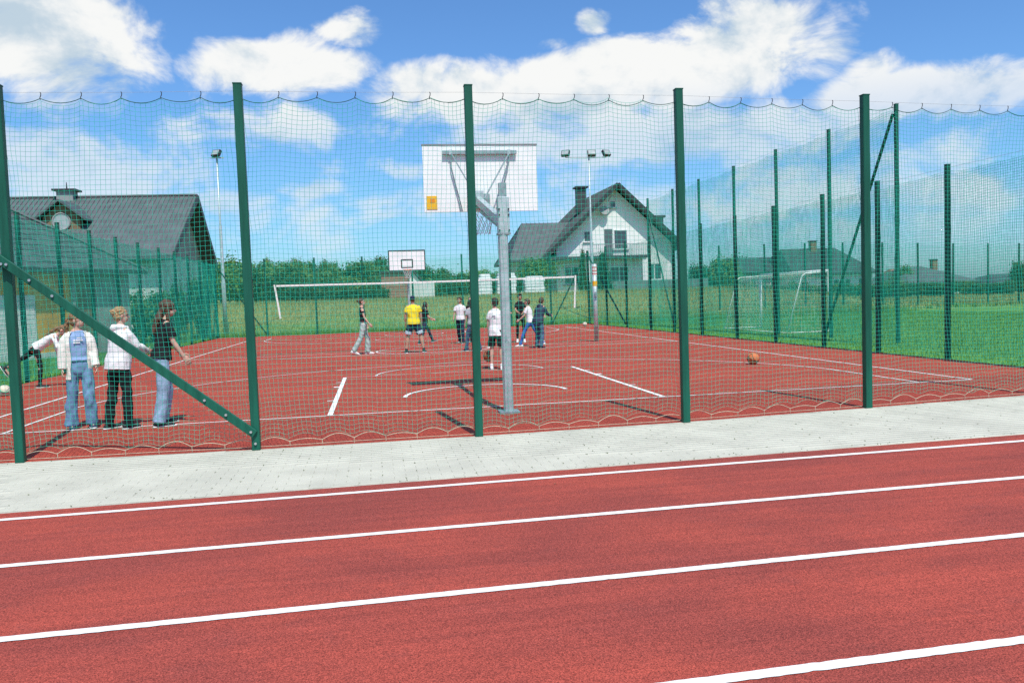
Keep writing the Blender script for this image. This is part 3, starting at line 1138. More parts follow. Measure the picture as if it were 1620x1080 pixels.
# ------------------------------------------------------------------ floodlight masts
def mast(x, y, H, lamps, label):
    z = tz(x, y) - .05
    rt = empty('floodlight_mast', (x, y, z), label=label, cat='floodlight', group='floodlight masts')
    MB().tube([(x, y, z), (x, y, z + H * .30), (x, y, z + H * .31), (x, y, z + H * .62), (x, y, z + H * .63), (x, y, z + H)],
              [.125, .105, .088, .072, .055, .042], 10).build('mast_tube', 'galvanised', rt, True)
    if len(lamps) > 1:
        MB().bar((x + lamps[0], y, z + H), (x + lamps[-1], y, z + H), .05, .05).build('cross_arm', 'galvanised', rt)
    else:
        MB().box((x, y, z + H), (.7, .06, .05)).build('cross_arm', 'galvanised', rt)
    for i, dx in enumerate(lamps):
        tilt = Matrix.Rotation(R(-32), 3, 'X') @ Matrix.Identity(3)
        tilt = Matrix.Rotation(R(-30 + 25 * i), 3, 'Z') @ tilt
        c = Vector((x + dx, y - .05, z + H + .22))
        lp = MB().box(c, (.46, .16, .36), tilt).build('lamp', 'lamp_black', rt)
        MB().box(c + tilt @ Vector((0, -.085, 0)), (.38, .02, .28), tilt).build('lamp_glass', 'lamp_glass', lp)
        MB().bar((x + dx, y, z + H), c + Vector((0, .02, -.12)), .04, .04).build('lamp_yoke', 'galvanised_dark', rt)
    return rt


mast(-7.66, 44.3, 9.1, [0.0], 'floodlight mast with a single lamp behind the left far corner of the court')
mast(12.2, 45.3, 9.1, [-1.35, .15, 1.0], 'floodlight mast carrying three lamps in front of the white house')

# ------------------------------------------------------------------ football goal
GO = empty('football_goal', (15.1, 25.6, 0), label='white tube football goal with net standing on the grass pitch', cat='goal')
gx0, gy0, gy1, gh = 15.1, 25.6, 30.6, 2.02
for y in (gy0, gy1):
    up_ = MB().tube([(gx0, y, -.05), (gx0, y, gh)], .055, 10).build('upright', 'board_white', GO, True)
    if y == gy0:
        MB().tube([(gx0, y, 1.20), (gx0, y, 1.32)], .057, 10, caps=False).build('sticker', 'sticker_yellow', up_, True)
    MB().tube([(gx0, y, gh - .02), (gx0 - .85, y, gh - .06), (gx0 - .98, y, gh - .14), (gx0 - 1.55, y, -.03)], .024, 8).build('stay', 'board_white', GO, True)
    MB().tube([(gx0 - 1.55, y, -.01), (gx0, y, -.01)], .02, 6).build('ground_bar', 'board_white', GO, True)
MB().tube([(gx0, gy0, gh), (gx0, gy1, gh)], .055, 10).build('crossbar', 'board_white', GO, True)
MB().tube([(gx0 - 1.55, gy0, -.01), (gx0 - 1.55, gy1, -.01)], .02, 6).build('ground_bar', 'board_white', GO, True)
m = MB()
prof = [(gx0, gh), (gx0 - .92, gh - .1), (gx0 - 1.55, 0)]
L1 = .92
L2 = math.hypot(.63, gh - .1)
def prof_at(t):
    s = t * (L1 + L2)
    if s < L1:
        u = s / L1
        return (gx0 - .92 * u, gh - .1 * u)
    u = (s - L1) / L2
    return (gx0 - .92 - .63 * u, gh - .1 - (gh - .1) * u)
for y in np.arange(gy0, gy1 + .01, .12):
    m.tube([(prof_at(t)[0] + .04 * math.sin(8 * t + y), y, prof_at(t)[1]) for t in np.linspace(0, 1, 7)], .002, 3, caps=False)
for t in np.arange(0, 1.001, .042):
    q = prof_at(t)
    m.tube([(q[0] + .04 * math.sin(8 * t + y), y, q[1] - .03 * math.sin(y * 5)) for y in np.linspace(gy0, gy1, 9)], .002, 3, caps=False)
for y in (gy0, gy1):
    for x in np.arange(gx0 - 1.5, gx0, .12):
        zt = min(gh - .05, (x - (gx0 - 1.55)) / .63 * (gh - .1))
        m.tube([(x, y, 0), (x, y, max(zt, .02))], .002, 3, caps=False)
    for z in np.arange(.12, gh - .1, .12):
        x = gx0 - 1.55 + z / (gh - .1) * .63
        m.tube([(x, y, z), (gx0, y, z)], .002, 3, caps=False)
m.build('goal_net', 'tape_white', GO)

# ------------------------------------------------------------------ building beside the court (left)
def frame(o, e, b):
    """maps (along, back, up) to world"""
    o, e, b = Vector(o), Vector(e).normalized(), Vector(b).normalized()
    return lambda s, d, z: o + e * s + b * d + Vector((0, 0, z))


LB = empty('school_building', (-11.7, 29.3, 0), label='low building with mustard wall and big grey roofs behind the left fence', cat='building')
e_ = Vector((.464, .886, 0))
b_ = Vector((-.886, .464, 0))
Q = frame((-11.7, 29.3, 0), e_, b_)


def qbox(T, s0, s1, d0, d1, z0, z1):
    m = MB()
    vs = [T(s, d, z) for z in (z0, z1) for d in (d0, d1) for s in (s0, s1)]
    m.add(vs, [(0, 2, 3, 1), (4, 5, 7, 6), (0, 1, 5, 4), (2, 6, 7, 3), (0, 4, 6, 2), (1, 3, 7, 5)])
    return m


def qpart(T, name, mat, parent, *a):
    return fix_normals(qbox(T, *a).build(name, mat, parent))


wl = qpart(Q, 'wall', 'wall_mustard', LB, -8, 5.0, 0, 7, -.05, 3.05)
qpart(Q, 'wall_panel', 'wall_brown', wl, 2.42, 3.20, -.03, .05, -.02, 3.0)
qpart(Q, 'wall_panel', 'wall_grey', wl, 3.20, 5.03, -.05, .05, -.03, 3.02)
qpart(Q, 'plinth', 'wall_pale', wl, -8, 2.42, -.06, .02, -.05, .16)
gd = qpart(Q, 'garage_door', 'frame_white', LB, -2.6, .80, -.035, .02, .0, 2.12)
for i in range(13):
    z = .06 + i * .158
    qpart(Q, 'door_slat', 'frame_white', gd, -2.55, .74, -.052, -.036, z, z + .146)
qpart(Q, 'drain_pipe', 'wall_grey', LB, 2.30, 2.40, -.12, -.03, 0, 2.95)
# front wing roof: hip, laid in courses of tiles
SE0, SE1, DE0, DE1, ZE = -8.6, 5.6, -.34, 7.34, 2.98
run = (DE1 - DE0) / 2
ridge_z = ZE + run * math.tan(R(36))
ro = empty('roof', ORG[LB.name])
ro.parent = LB
ro.location = (0, 0, 0)
ORG[ro.name] = ORG[LB.name]
m = MB()
c4 = [Q(SE0, DE0, ZE), Q(SE1, DE0, ZE), Q(SE1, DE1, ZE), Q(SE0, DE1, ZE)]
r2 = [Q(SE0 + run, DE0 + run, ridge_z), Q(SE1 - run, DE0 + run, ridge_z)]
m.add(c4 + r2, [(0, 1, 5, 4), (1, 2, 5), (2, 3, 4, 5), (3, 0, 4), (3, 2, 1, 0)])
fix_normals(m.build('roof_deck', 'roof_dark', ro))
NC = 13
for i in range(NC):
    t0, t1 = i / NC, (i + 1.06) / NC
    t1 = min(t1, 1)
    for side in (0, 1):
        m = MB()
        if side == 0:      # slope above the mustard wall
            s00, s01 = SE0 + run * t0, SE1 - run * t0
            s10, s11 = SE0 + run * t1, SE1 - run * t1
            n = 34
            def row(s0, s1, d, z, lift):
                return [Q(s0 + (s1 - s0) * j / n, d, z + lift + .022 * math.sin(j * 2.4)) for j in range(n + 1)]
            lo = row(s00, s01, DE0 + run * t0, ZE + (ridge_z - ZE) * t0, .075)
            hi = row(s10, s11, DE0 + run * t1, ZE + (ridge_z - ZE) * t1, .035)
            fr = [q - Vector((0, 0, .055)) for q in lo]
        else:              # hipped end
            d00, d01 = DE0 + run * t0, DE1 - run * t0
            d10, d11 = DE0 + run * t1, DE1 - run * t1
            n = 20
            lo = [Q(SE1 - run * t0, d00 + (d01 - d00) * j / n, ZE + (ridge_z - ZE) * t0 + .07 + .022 * math.sin(j * 2.4)) for j in range(n + 1)]
            hi = [Q(SE1 - run * t1, d10 + (d11 - d10) * j / n, ZE + (ridge_z - ZE) * t1 + .03) for j in range(n + 1)]
            fr = [q - Vector((0, 0, .055)) for q in lo]
        n1 = n + 1
        m.add(lo + hi + fr, [(j, j + 1, n1 + j + 1, n1 + j) for j in range(n)] + [(2 * n1 + j, 2 * n1 + j + 1, j + 1, j) for j in range(n)])
        m.build('tile_course', 'roof_tile', ro)
qpart(Q, 'gutter', 'roof_dark', ro, SE0, SE1, DE0 - .12, DE0 + .02, ZE - .1, ZE + .03)
MB().tube([Q(SE1, DE0, ZE + .09), r2[1] + Vector((0, 0, .1))], .07, 6).build('hip_ridge', 'roof_tile', ro)

# main block behind with a gable to the right
r0 = Vector((_r0.x, _r0.y, 0)).normalized()
f0 = Vector((_f.x, _f.y, 0)).normalized()
mR = (r0 * .990 + f0 * .139).normalized()
mF = (r0 * .139 - f0 * .990).normalized()
MA = Vector((-10.3, 51.9, 0))
T2 = frame(MA, -mR, mF)          # along to the left, forward to the camera
RZ, EZ, RUN = 8.2, 4.3, 6.3
MBk = empty('school_hall', (MA.x, MA.y, 0), label='large hall with long plain grey roof, round dormer window and dark gable verge', cat='building')
fix_normals(qbox(T2, .7, 24, -3.9, 5.6, -.2, 4.45).build('wall', 'wall_pale', MBk))
m = MB()
m.poly_prism([T2(.7, -3.9, 4.4), T2(.7, 5.6, 4.4), T2(.7, 0, RZ - .25)], -mR * .25)
fix_normals(m.build('gable_wall', 'wall_grey', MBk))
for sg in (1, -1):
    m = MB()
    RN = RUN if sg > 0 else 4.4
    u = [T2(-.1, 0, RZ), T2(25, 0, RZ), T2(25, sg * RN, EZ), T2(-.1, sg * RN, EZ)]
    m.poly_prism(u, (0, 0, -.24))
    rf = fix_normals(m.build('roof_slope', 'roof_grey' if sg > 0 else 'roof_dark', MBk))
    if sg > 0:
        m = MB()
        for i in range(96):
            s = .1 + i * .26
            m.bar(T2(s, .05, RZ + .004), T2(s, RUN - .02, EZ + .004), .03, .022)
        o = m.build('roof_ribs', 'roof_grey', rf)
        tag(o, kind='stuff')
    MB().bar(T2(-.13, 0, RZ - .1), T2(-.13, sg * RN, EZ - .1), .06, .34).build('verge_board', 'lamp_black', MBk)
MB().tube([T2(-.1, 0, RZ + .02), T2(25, 0, RZ + .02)], .09, 6).build('ridge_cap', 'roof_dark', MBk)
MB().tube([T2(-.1, RUN + .05, EZ - .15), T2(25, RUN + .05, EZ - .15)], .10, 6).build('gutter', 'roof_dark', MBk)
# dormer with a round window
dm = empty('dormer', ORG[MBk.name])
dm.parent = MBk
dm.location = (0, 0, 0)
ORG[dm.name] = ORG[MBk.name]
sD, dF = 6.3, 3.5
zb = RZ - (RZ - EZ) * dF / RUN
m = MB()
prof_ = [(-.95, zb - .3), (.95, zb - .3), (.95, zb + .65), (0, zb + 1.45), (-.95, zb + .65)]
m.poly_prism([T2(sD + a, dF, z) for a, z in prof_], -mF * 3.2)
fix_normals(m.build('dormer_wall', 'wall_brown', dm))
for sg in (-1, 1):
    m = MB()
    m.poly_prism([T2(sD, dF + .35, zb + 1.62), T2(sD + sg * 1.35, dF + .35, zb + .55), T2(sD + sg * 1.35, dF - 3.0, zb + .55), T2(sD, dF - 3.0, zb + 1.62)], (0, 0, -.12))
    fix_normals(m.build('dormer_roof', 'roof_tile', dm))
ring = [T2(sD + .45 * math.cos(a), dF + .04, zb + .42 + .45 * math.sin(a)) for a in np.linspace(0, 2 * math.pi, 25)]
MB().tube(ring, .05, 6).build('window_frame', 'wall_grey', dm)
m = MB()
m.poly_prism([T2(sD + .44 * math.cos(a), dF + .03, zb + .42 + .44 * math.sin(a)) for a in np.linspace(0, 2 * math.pi, 24, endpoint=False)], mF * .02)
fix_normals(m.build('window_pane', 'lamp_glass', dm))
# ventilator on the ridge
cu = qpart(T2, 'ventilator', 'wall_grey', MBk, 6.75, 7.65, -.4, .4, RZ - .3, RZ + .36)
qpart(T2, 'ventilator_cap', 'lamp_black', cu, 6.55, 7.85, -.55, .55, RZ + .36, RZ + .46)
MB().tube([T2(7.2, 0, RZ + .44), T2(7.2, 0, RZ + .9)], [.05, .02], 6).build('finial', 'lamp_black', cu)

# ------------------------------------------------------------------ white house behind the court
HZ = 1.45
HS = empty('white_house', (21.1, 70, HZ), label='white gabled house with dark roof, balcony and chimney behind the court', cat='house')
YH, AX_, AZ_ = 70.0, 21.1, 10.6
m = MB()
m.poly_prism([(15.7, YH, HZ), (26.3, YH, HZ), (26.3, YH, 5.75), (AX_, YH, AZ_), (15.7, YH, 5.6)], (0, 12, 0))
fix_normals(m.build('wall', 'wall_white', HS))
for sg, nm in ((-1, 'roof_slope'), (1, 'roof_slope')):
    m = MB()
    x1, z1 = (AX_ + 6.0, 5.45) if sg > 0 else (AX_ - 6.75, 4.75)
    m.poly_prism([(AX_, YH - 1.0, 11.05), (x1, YH - 1.0, z1), (x1, YH + 12.8, z1), (AX_, YH + 12.8, 11.05)], (0, 0, -.26))
    rf = fix_normals(m.build(nm, 'roof_grey', HS))
    MB().bar((AX_, YH - 1.03, 10.93), (x1, YH - 1.03, z1 - .12), .06, .34).build('verge_board', 'lamp_black', HS)
    if sg < 0:
        m = MB()
        for i in range(26):
            y = YH - .8 + i * .52
            m.bar((AX_ - .05, y, 11.03), (x1, y, z1 + .03), .05, .05)
        tag(m.build('roof_ribs', 'roof_grey', rf), kind='stuff')
    MB().tube([(x1, YH - 1.0, z1 - .12), (x1, YH + 12.8, z1 - .12)], .09, 6).build('gutter', 'roof_dark', rf)
ch = MB().box((18.95, 73.6, 10.1), (.85, .8, 2.2)).build('chimney', 'roof_dark', HS)
MB().box((18.95, 73.6, 11.25), (1.2, 1.2, .14)).build('chimney_cap', 'lamp_black', ch)
# left wing
wg = MB().span((12.6, 71.2, HZ), (15.72, 79, 4.8)).build('wing_wall', 'wall_pale', HS)
m = MB()
m.poly_prism([(11.6, 70.3, 4.7), (16.2, 70.3, 4.7), (18.2, 75.0, 8.25), (13.6, 75.0, 8.25)], (0, 0, -.22))
rf = fix_normals(m.build('wing_roof', 'roof_grey', HS))
m = MB()
for i in range(12):
    t = i / 11
    m.bar((11.7 + 4.4 * t, 70.3, 4.72), (13.7 + 4.4 * t, 75.0, 8.27), .05, .05)
tag(m.build('roof_ribs', 'roof_grey', rf), kind='stuff')
m = MB()
m.poly_prism([(11.6, 79.7, 4.7), (13.6, 75.0, 8.25), (18.2, 75.0, 8.25), (16.2, 79.7, 4.7)], (0, 0, -.22))
fix_normals(m.build('wing_roof', 'roof_grey', HS))
m = MB()
m.poly_prism([(11.62, 70.32, 4.55), (11.62, 79.7, 4.55), (13.62, 75.0, 8.1)], (.3, 0, 0))
fix_normals(m.build('wing_gable', 'roof_dark', HS))
MB().box((13.9, 70.25, 4.55), (4.7, .14, .14)).build('gutter', 'roof_dark', HS)
MB().span((13.2, 71.1, HZ + .2), (14.0, 71.19, HZ + 2.3)).build('wing_door', 'wall_grey', HS)
# balcony
bal = MB().span((14.7, 68.5, 4.55), (23.6, 70.0, 4.78)).build('balcony_slab', 'roof_dark', HS)
MB().span((17.6, 68.55, 5.72), (23.5, 68.60, 5.78)).build('handrail', 'rail_metal', bal)
for i in range(37):
    x = 17.65 + i * .16
    MB().span((x, 68.56, 4.78), (x + (.05 if i % 9 == 0 else .022), 68.59, 5.72)).build('baluster', 'rail_metal', bal)
MB().span((23.0, 68.6, HZ), (23.35, 68.95, 4.55)).build('balcony_post', 'wall_white', bal)
MB().span((18.0, 68.6, HZ), (18.3, 68.9, 4.55)).build('balcony_post', 'wall_white', bal)


def window(parent, x0, x1, z0, z1, Y, leafs=1, mat='glass', fr=.09):
    w_ = MB()
    w_.span((x0, Y - .05, z0), (x1, Y + .02, z0 + fr)).span((x0, Y - .05, z1 - fr), (x1, Y + .02, z1))
    w_.span((x0, Y - .05, z0 + fr), (x0 + fr, Y + .02, z1 - fr)).span((x1 - fr, Y - .05, z0 + fr), (x1, Y + .02, z1 - fr))
    o = w_.build('window', 'frame_white', parent)
    st = (x1 - x0) / leafs
    for i in range(leafs):
        MB().span((x0 + st * i + fr * .6, Y - .025, z0 + fr), (x0 + st * (i + 1) - fr * .6, Y - .012, z1 - fr)).build('pane', mat, o)
    MB().span((x0 - .08, Y - .13, z0 - .06), (x1 + .08, Y + .01, z0 - .003)).build('sill', 'wall_grey', o)
    return o


MB().span((20.05, YH - .05, 4.8), (20.75, YH + .02, 7.15)).build('balcony_door', 'door_dark', HS)
window(HS, 20.85, 22.15, 5.35, 7.1, YH, 1)
window(HS, 18.15, 18.95, 6.05, 7.05, YH, 1)
window(HS, 20.6, 21.15, 9.0, 9.6, YH, 1, fr=.06)
ring = [(20.875 + .33 * math.cos(a), YH - .03, 9.6 + .33 * math.sin(a)) for a in np.linspace(0, math.pi, 13)]
MB().tube(ring, .05, 6).build('window_arch', 'frame_white', HS)
window(HS, 23.9, 25.2, 2.6, 4.1, YH, 2)
window(HS, 20.4, 22.2, 1.75, 3.9, YH, 2)
window(HS, 16.3, 17.7, 2.4, 4.0, YH, 2)
MB().span((18.7, YH - .04, HZ + .1), (19.7, YH + .02, 3.8)).build('front_door', 'door_dark', HS)
m = MB()
for i in range(5):
    a0 = i / 5
    m.tube([(20.0, YH - .42 + .02 * i, 8.75 + .0 * i), (20.0, YH - .44 + .02 * i, 8.76)], .42 * math.sqrt(1 - a0 * .9), 14)
dish = m.build('satellite_dish', 'wall_grey', HS)
MB().tube([(20.0, YH - .4, 8.7), (20.0, YH, 8.5)], .03, 6).build('dish_arm', 'rail_metal', dish)
# dormer on the right slope
dr = MB().span((24.7, 72.5, 6.2), (26.4, 75.5, 8.3)).build('dormer', 'wall_grey', HS)
MB().span((24.0, 72.2, 8.3), (26.5, 75.8, 8.5)).build('dormer_roof', 'roof_dark', dr)

gw = MB().span((17.4, 66.8, HZ - .1), (28.2, 66.95, 2.55)).build('garden_wall', 'fence_teal', org=(22.8, 66.9, HZ))
tag(gw, 'low grey green garden wall in front of the white house', 'wall')


# ------------------------------------------------------------------ other buildings in the distance
def hip_house(name, label, px0, px1, ytop, yeave, ybase, Yd, depth, roof='roof_dark', wall='wall_white', ridge=(.35, .65), chim=None, wins=()):
    a, b = ay(px0, yeave, Yd), ay(px1, yeave, Yd)
    zt = ay((px0 + px1) / 2, ytop, Yd + depth * .5).z
    zbase = min(ay(px0, ybase, Yd).z, tz(a.x, Yd)) - .1
    ze = (a.z + b.z) / 2
    x0, x1 = a.x, b.x
    rt = empty(name, ((x0 + x1) / 2, Yd, zbase), label=label, cat='house')
    in_ = .55
    wl = MB().span((x0 + in_, Yd + in_, zbase), (x1 - in_, Yd + depth - in_, ze)).build('wall', wall, rt)
    m = MB()
    rx0, rx1 = x0 + (x1 - x0) * ridge[0], x0 + (x1 - x0) * ridge[1]
    ym = Yd + depth / 2
    m.add([(x0, Yd, ze), (x1, Yd, ze), (x1, Yd + depth, ze), (x0, Yd + depth, ze), (rx0, ym, zt), (rx1, ym, zt)],
          [(0, 1, 5, 4), (1, 2, 5), (2, 3, 4, 5), (3, 0, 4), (3, 2, 1, 0)])
    rf = fix_normals(m.build('roof', roof, rt))
    MB().box(((x0 + x1) / 2, Yd - .05, ze - .06), (x1 - x0, .12, .16)).build('gutter', 'lamp_black', rf)
    if chim:
        c = ay(chim, ytop, ym)
        q = MB().box((c.x, ym - .5, zt + .1), (.7, .6, 1.3)).build('chimney', 'wall_brown', rf)
        MB().box((c.x, ym - .5, zt + .8), (.85, .75, .1)).build('chimney_cap', 'lamp_black', q)
    for (wx0, wx1) in wins:
        p, q = ay(wx0, yeave, Yd).x, ay(wx1, yeave, Yd).x
        window(rt, p, q, ze - 1.9, ze - .6, Yd + in_, 1, fr=.07)
    return rt


hip_house('distant_house', 'distant house with tall dark roof and chimney behind the football goal', 1255, 1392, 392, 432, 456, 82, 11, ridge=(.14, .80), chim=1282, wins=((1322, 1332), (1340, 1350), (1362, 1374)))
gb = ay(1333, 418, 81.4)
hip_house('distant_house', 'long low dark roofed annexe left of the tall distant house', 1166, 1256, 407, 430, 456, 86, 9, wall='wall_grey', ridge=(.08, .97), wins=((1190, 1200), (1222, 1232)))
hip_house('distant_house', 'distant bungalow with grey hipped roof in the open meadow', 1438, 1553, 420, 446, 456, 92, 12, roof='roof_grey', wall='wall_pale', ridge=(.33, .60), chim=1473, wins=((1490, 1500), (1520, 1530)))
hip_house('distant_house', 'small far roof at the right edge of the picture', 1576, 1660, 432, 449, 455, 105, 11, roof='roof_dark', wall='wall_grey', ridge=(.4, .7))
hip_house('red_roofed_house', 'far house with a faded red roof left of the grey bungalow', 1428, 1480, 424, 441, 456, 120, 9, roof='roof_red', wall='wall_pale', ridge=(.12, .9))

SH = empty('brick_shed', (2.2, 64, 1.5), label='brown brick shed behind the far basketball board', cat='shed')
p, q = ay(603, 432, 64), ay(648, 470, 64)
MB().span((p.x, 64, 1.4), (q.x, 68, p.z)).build('wall', 'brick_brown', SH)
for i in range(9):
    z = 1.62 + i * .2
    if z < p.z - .1:
        MB().span((p.x - .01, 63.975, z), (q.x + .01, 64.0, z + .17)).build('brick_course', 'brick_brown', SH)
MB().span((p.x - .15, 63.8, p.z), (q.x + .15, 68.2, p.z + .1)).build('roof', 'roof_dark', SH)
p2, q2 = ay(648, 446, 65), ay(688, 470, 65)
MB().span((q.x + .02, 65, 1.4), (q2.x, 68, p2.z)).build('side_wall', 'wall_pale', SH)
GBL = empty('white_gable', (3.2, 80, 1.5), label='small white gable showing above the brick shed', cat='house')
p, q = ay(644, 444, 80), ay(664, 444, 80)
mid = ay(651, 428, 80)
m = MB()
m.poly_prism([(p.x, 80, 1.4), (q.x, 80, 1.4), (q.x, 80, p.z), (mid.x, 80, mid.z), (p.x, 80, p.z)], (0, 5, 0))
fix_normals(m.build('wall', 'wall_white', GBL))
m = MB().bar((p.x - .1, 82.4, p.z + .08), (mid.x, 82.4, mid.z + .12), 5.4, .14).bar((mid.x, 82.4, mid.z + .12), (q.x + .2, 82.4, p.z + .05), 5.4, .14)
m.build('roof', 'roof_dark', GBL)

# pallets wrapped in film
for (x0, x1, yt, lb) in ((757, 778, 433, 'leftmost of three film wrapped stacks, partly behind the fence post'),
                         (787, 817, 431, 'middle film wrapped stack behind the basketball pole'),
                         (831, 862, 436, 'rightmost film wrapped stack, nearest the white house')):
    a, b = ay(x0, 463, 63), ay(x1, yt, 63)
    zb = tz(a.x, 63) - .06
    rt = empty('wrapped_pallet', ((a.x + b.x) / 2, 63, zb), label=lb, cat='pallet', group='film wrapped stacks on the bank')
    MB().span((a.x, 63, zb), (b.x, 64.1, zb + .14)).build('pallet', 'wall_brown', rt)
    nl = 6
    hl = (b.z - zb - .14) / nl
    for i in range(nl):
        o_ = random.uniform(-.04, .04)
        zc = zb + .14 + hl * (i + .5)
        sh = .12 if i == nl - 1 else 0
        MB().box(((a.x + b.x) / 2 + o_, 63.55, zc), (b.x - a.x - sh * 2 - random.uniform(0, .08), 1.05 - sh, hl - .012), bev=.06).build('sack_layer', 'film_white', rt)

# a parked car far behind the goal
cx = ay(1242, 455, 78)
zc = tz(cx.x, 78)
CR = empty('parked_car', (cx.x, 78, zc), label='small white car parked far behind the football goal', cat='car')
prof_c = [(-1.0, .3), (1.0, .3), (1.0, .75), (.72, .85), (.42, 1.35), (-.55, 1.38), (-.92, .9), (-1.0, .8)]
body_ = MB()
body_.poly_prism([(cx.x + a * .95, 78.0, zc + z) for a, z in prof_c], (0, 1.6, 0))
fix_normals(body_.build('body', 'car_white', CR))
MB().poly_prism([(cx.x + a * .95, 77.985, zc + z) for a, z in ((-.82, .9), (.6, .9), (.38, 1.28), (-.5, 1.3))], (0, .02, 0)).build('side_window', 'glass', CR)
for dx in (-.6, .6):
    w_ = MB().tube([(cx.x + dx, 77.95, zc + .3), (cx.x + dx, 78.15, zc + .3)], .3, 14).build('wheel', 'tyre', CR)
    MB().tube([(cx.x + dx, 77.94, zc + .3), (cx.x + dx, 77.96, zc + .3)], .18, 12).build('rim', 'bolt_metal', w_)

# ------------------------------------------------------------------ trees and shrubs
def crown_mesh(name, seed, mat, n=3600, leaf=.095, shape='round', clumps=30):
    rg = np.random.default_rng(seed)
    if shape == 'cone':
        t = rg.uniform(0, 1, clumps * 2) ** 1.4
        a = rg.uniform(0, 6.283, clumps * 2)
        rr = (1 - t) * .85 * rg.uniform(.6, 1, clumps * 2)
        C = np.stack([rr * np.cos(a), rr * np.sin(a), t * 2], -1)
        sp = .16
    else:
        d = rg.normal(size=(clumps, 3))
        d /= np.linalg.norm(d, axis=1)[:, None]
        rad = rg.uniform(.35, .86, clumps)
        C = d * rad[:, None] * np.array([1, 1, 1.0]) * rg.uniform(.8, 1.1, clumps)[:, None]
        C[:, 2] = C[:, 2] * .95 + 1.0
        C[:, 2] = np.where(C[:, 2] < .35, .35 + rg.uniform(0, .3, clumps), C[:, 2])
        sp = .20
    idx = rg.integers(0, len(C), n)
    P = C[idx] + rg.normal(0, 1, (n, 3)) * sp * rg.uniform(.6, 1.2, (n, 1))
    nrm = (P - C[idx]) + rg.normal(0, .15, (n, 3)) + np.array([0, 0, .12])
    nrm /= np.linalg.norm(nrm, axis=1)[:, None] + 1e-6
    ref = rg.normal(size=(n, 3))
    u = np.cross(nrm, ref)
    u /= np.linalg.norm(u, axis=1)[:, None] + 1e-6
    v = np.cross(nrm, u)
    s = (leaf * rg.uniform(.55, 1.25, n))[:, None]
    Vv = np.stack([P - u * s, P - v * s * .55, P + u * s, P + v * s * .55], 1).reshape(-1, 3)
    return np_mesh(name, Vv, np.arange(n * 4).reshape(-1, 4), mat)


CROWNS = {'mid': [crown_mesh('crown', 21 + i, 'leaf_mid') for i in range(4)],
          'dark': [crown_mesh('crown', 41 + i, 'leaf_dark', 3200) for i in range(3)],
          'light': [crown_mesh('crown', 61 + i, 'leaf_light', 2600, .085) for i in range(2)],
          'cone': [crown_mesh('crown', 71, 'leaf_dark', 4200, .075, 'cone')],
          'sparse': [crown_mesh('crown', 81, 'leaf_mid', 700, .07)]}
TRUNKS = {}


def trunk_mesh(h):
    m = MB()
    m.tube([(0, 0, 0), (.01, .02, h * .3), (-.02, .0, h * .62), (.02, .01, h)], [.065, .05, .038, .015], 7)
    for a, t in ((.4, .45), (2.2, .55), (4.1, .5), (5.4, .66)):
        m.tube([(0, 0, h * t), (.25 * math.cos(a), .25 * math.sin(a), h * (t + .16)), (.5 * math.cos(a), .5 * math.sin(a), h * (t + .34))], [.03, .02, .008], 5)
    return m.mesh('trunk', 'bark')


trunk_me = trunk_mesh(1.7)
tree_i = [0]


def tree(name, label, x, y, top, rad, kind='mid', group=None, cat='tree', low=.18):
    """crown mesh is 2 units tall and about 1 in radius"""
    z = tz(x, y) - .08
    H = top - z
    rt = empty(name, (x, y, z), rng.uniform(0, 6.28), label=label, cat=cat, group=group)
    i = tree_i[0]
    tree_i[0] += 1
    me = CROWNS[kind][i % len(CROWNS[kind])]
    cr = link('crown' if cat == 'tree' else 'foliage', me, rt, (0, 0, H * low * .5))
    cr.scale = (rad, rad * rng.uniform(.85, 1.1), H * (1 - low * .5) / 2.08)
    tr = link('trunk' if cat == 'tree' else 'stem', trunk_me, rt)
    tr.scale = (rad * .9, rad * .9, H / 1.95)
    return rt


def ptree(px, ptop, Yd, wpx, kind, name, label, group=None, cat='tree', low=.18):
    p = ay(px, ptop - 3, Yd)
    return tree(name, label, p.x, Yd, p.z, wpx / 2 / FPX * Yd * 1.02, kind, group, cat, low)


wood = [(345, 404, 88, 70), (372, 408, 92, 62), (402, 406, 90, 60), (432, 412, 95, 58), (458, 418, 92, 55), (484, 420, 96, 60), (512, 421, 93, 55),
        (538, 420, 98, 58), (566, 414, 97, 62), (592, 413, 100, 60), (618, 412, 103, 60), (640, 409, 108, 55), (668, 416, 104, 58), (692, 418, 108, 60),
        (718, 421, 104, 58), (745, 424, 106, 56), (772, 421, 110, 55), (800, 424, 108, 55), (828, 426, 112, 50),
        (360, 432, 78, 66), (398, 430, 80, 60), (440, 438, 80, 58), (478, 440, 82, 58), (515, 441, 80, 60), (552, 440, 82, 60), (590, 440, 84, 55),
        (700, 438, 84, 52), (732, 438, 86, 50), (765, 440, 84, 46), (800, 438, 86, 46), (320, 410, 84, 60)]
ORD = ['first', 'second', 'third', 'fourth', 'fifth', 'sixth', 'seventh', 'eighth', 'ninth', 'tenth', 'eleventh', 'twelfth', 'thirteenth', 'fourteenth',
       'fifteenth', 'sixteenth', 'seventeenth', 'eighteenth', 'nineteenth', 'twentieth', 'twenty first', 'twenty second']
for rowname, items in (('front row', sorted(q for q in wood if q[2] < 86)), ('back row', sorted(q for q in wood if q[2] >= 86))):
    for i, (a, b, c, d) in enumerate(items):
        ptree(a, b + (a * 7) % 11 - 5 + (5 if a > 650 else (-4 if a < 470 else 0)), c, d, 'dark' if (c < 86 and a % 3) else ('light' if a % 5 == 0 else 'mid'), 'woodland_tree',
              ORD[i] + ' green tree from the left in the ' + rowname + ' of the hillside wood', 'trees of the hillside wood', low=.06)
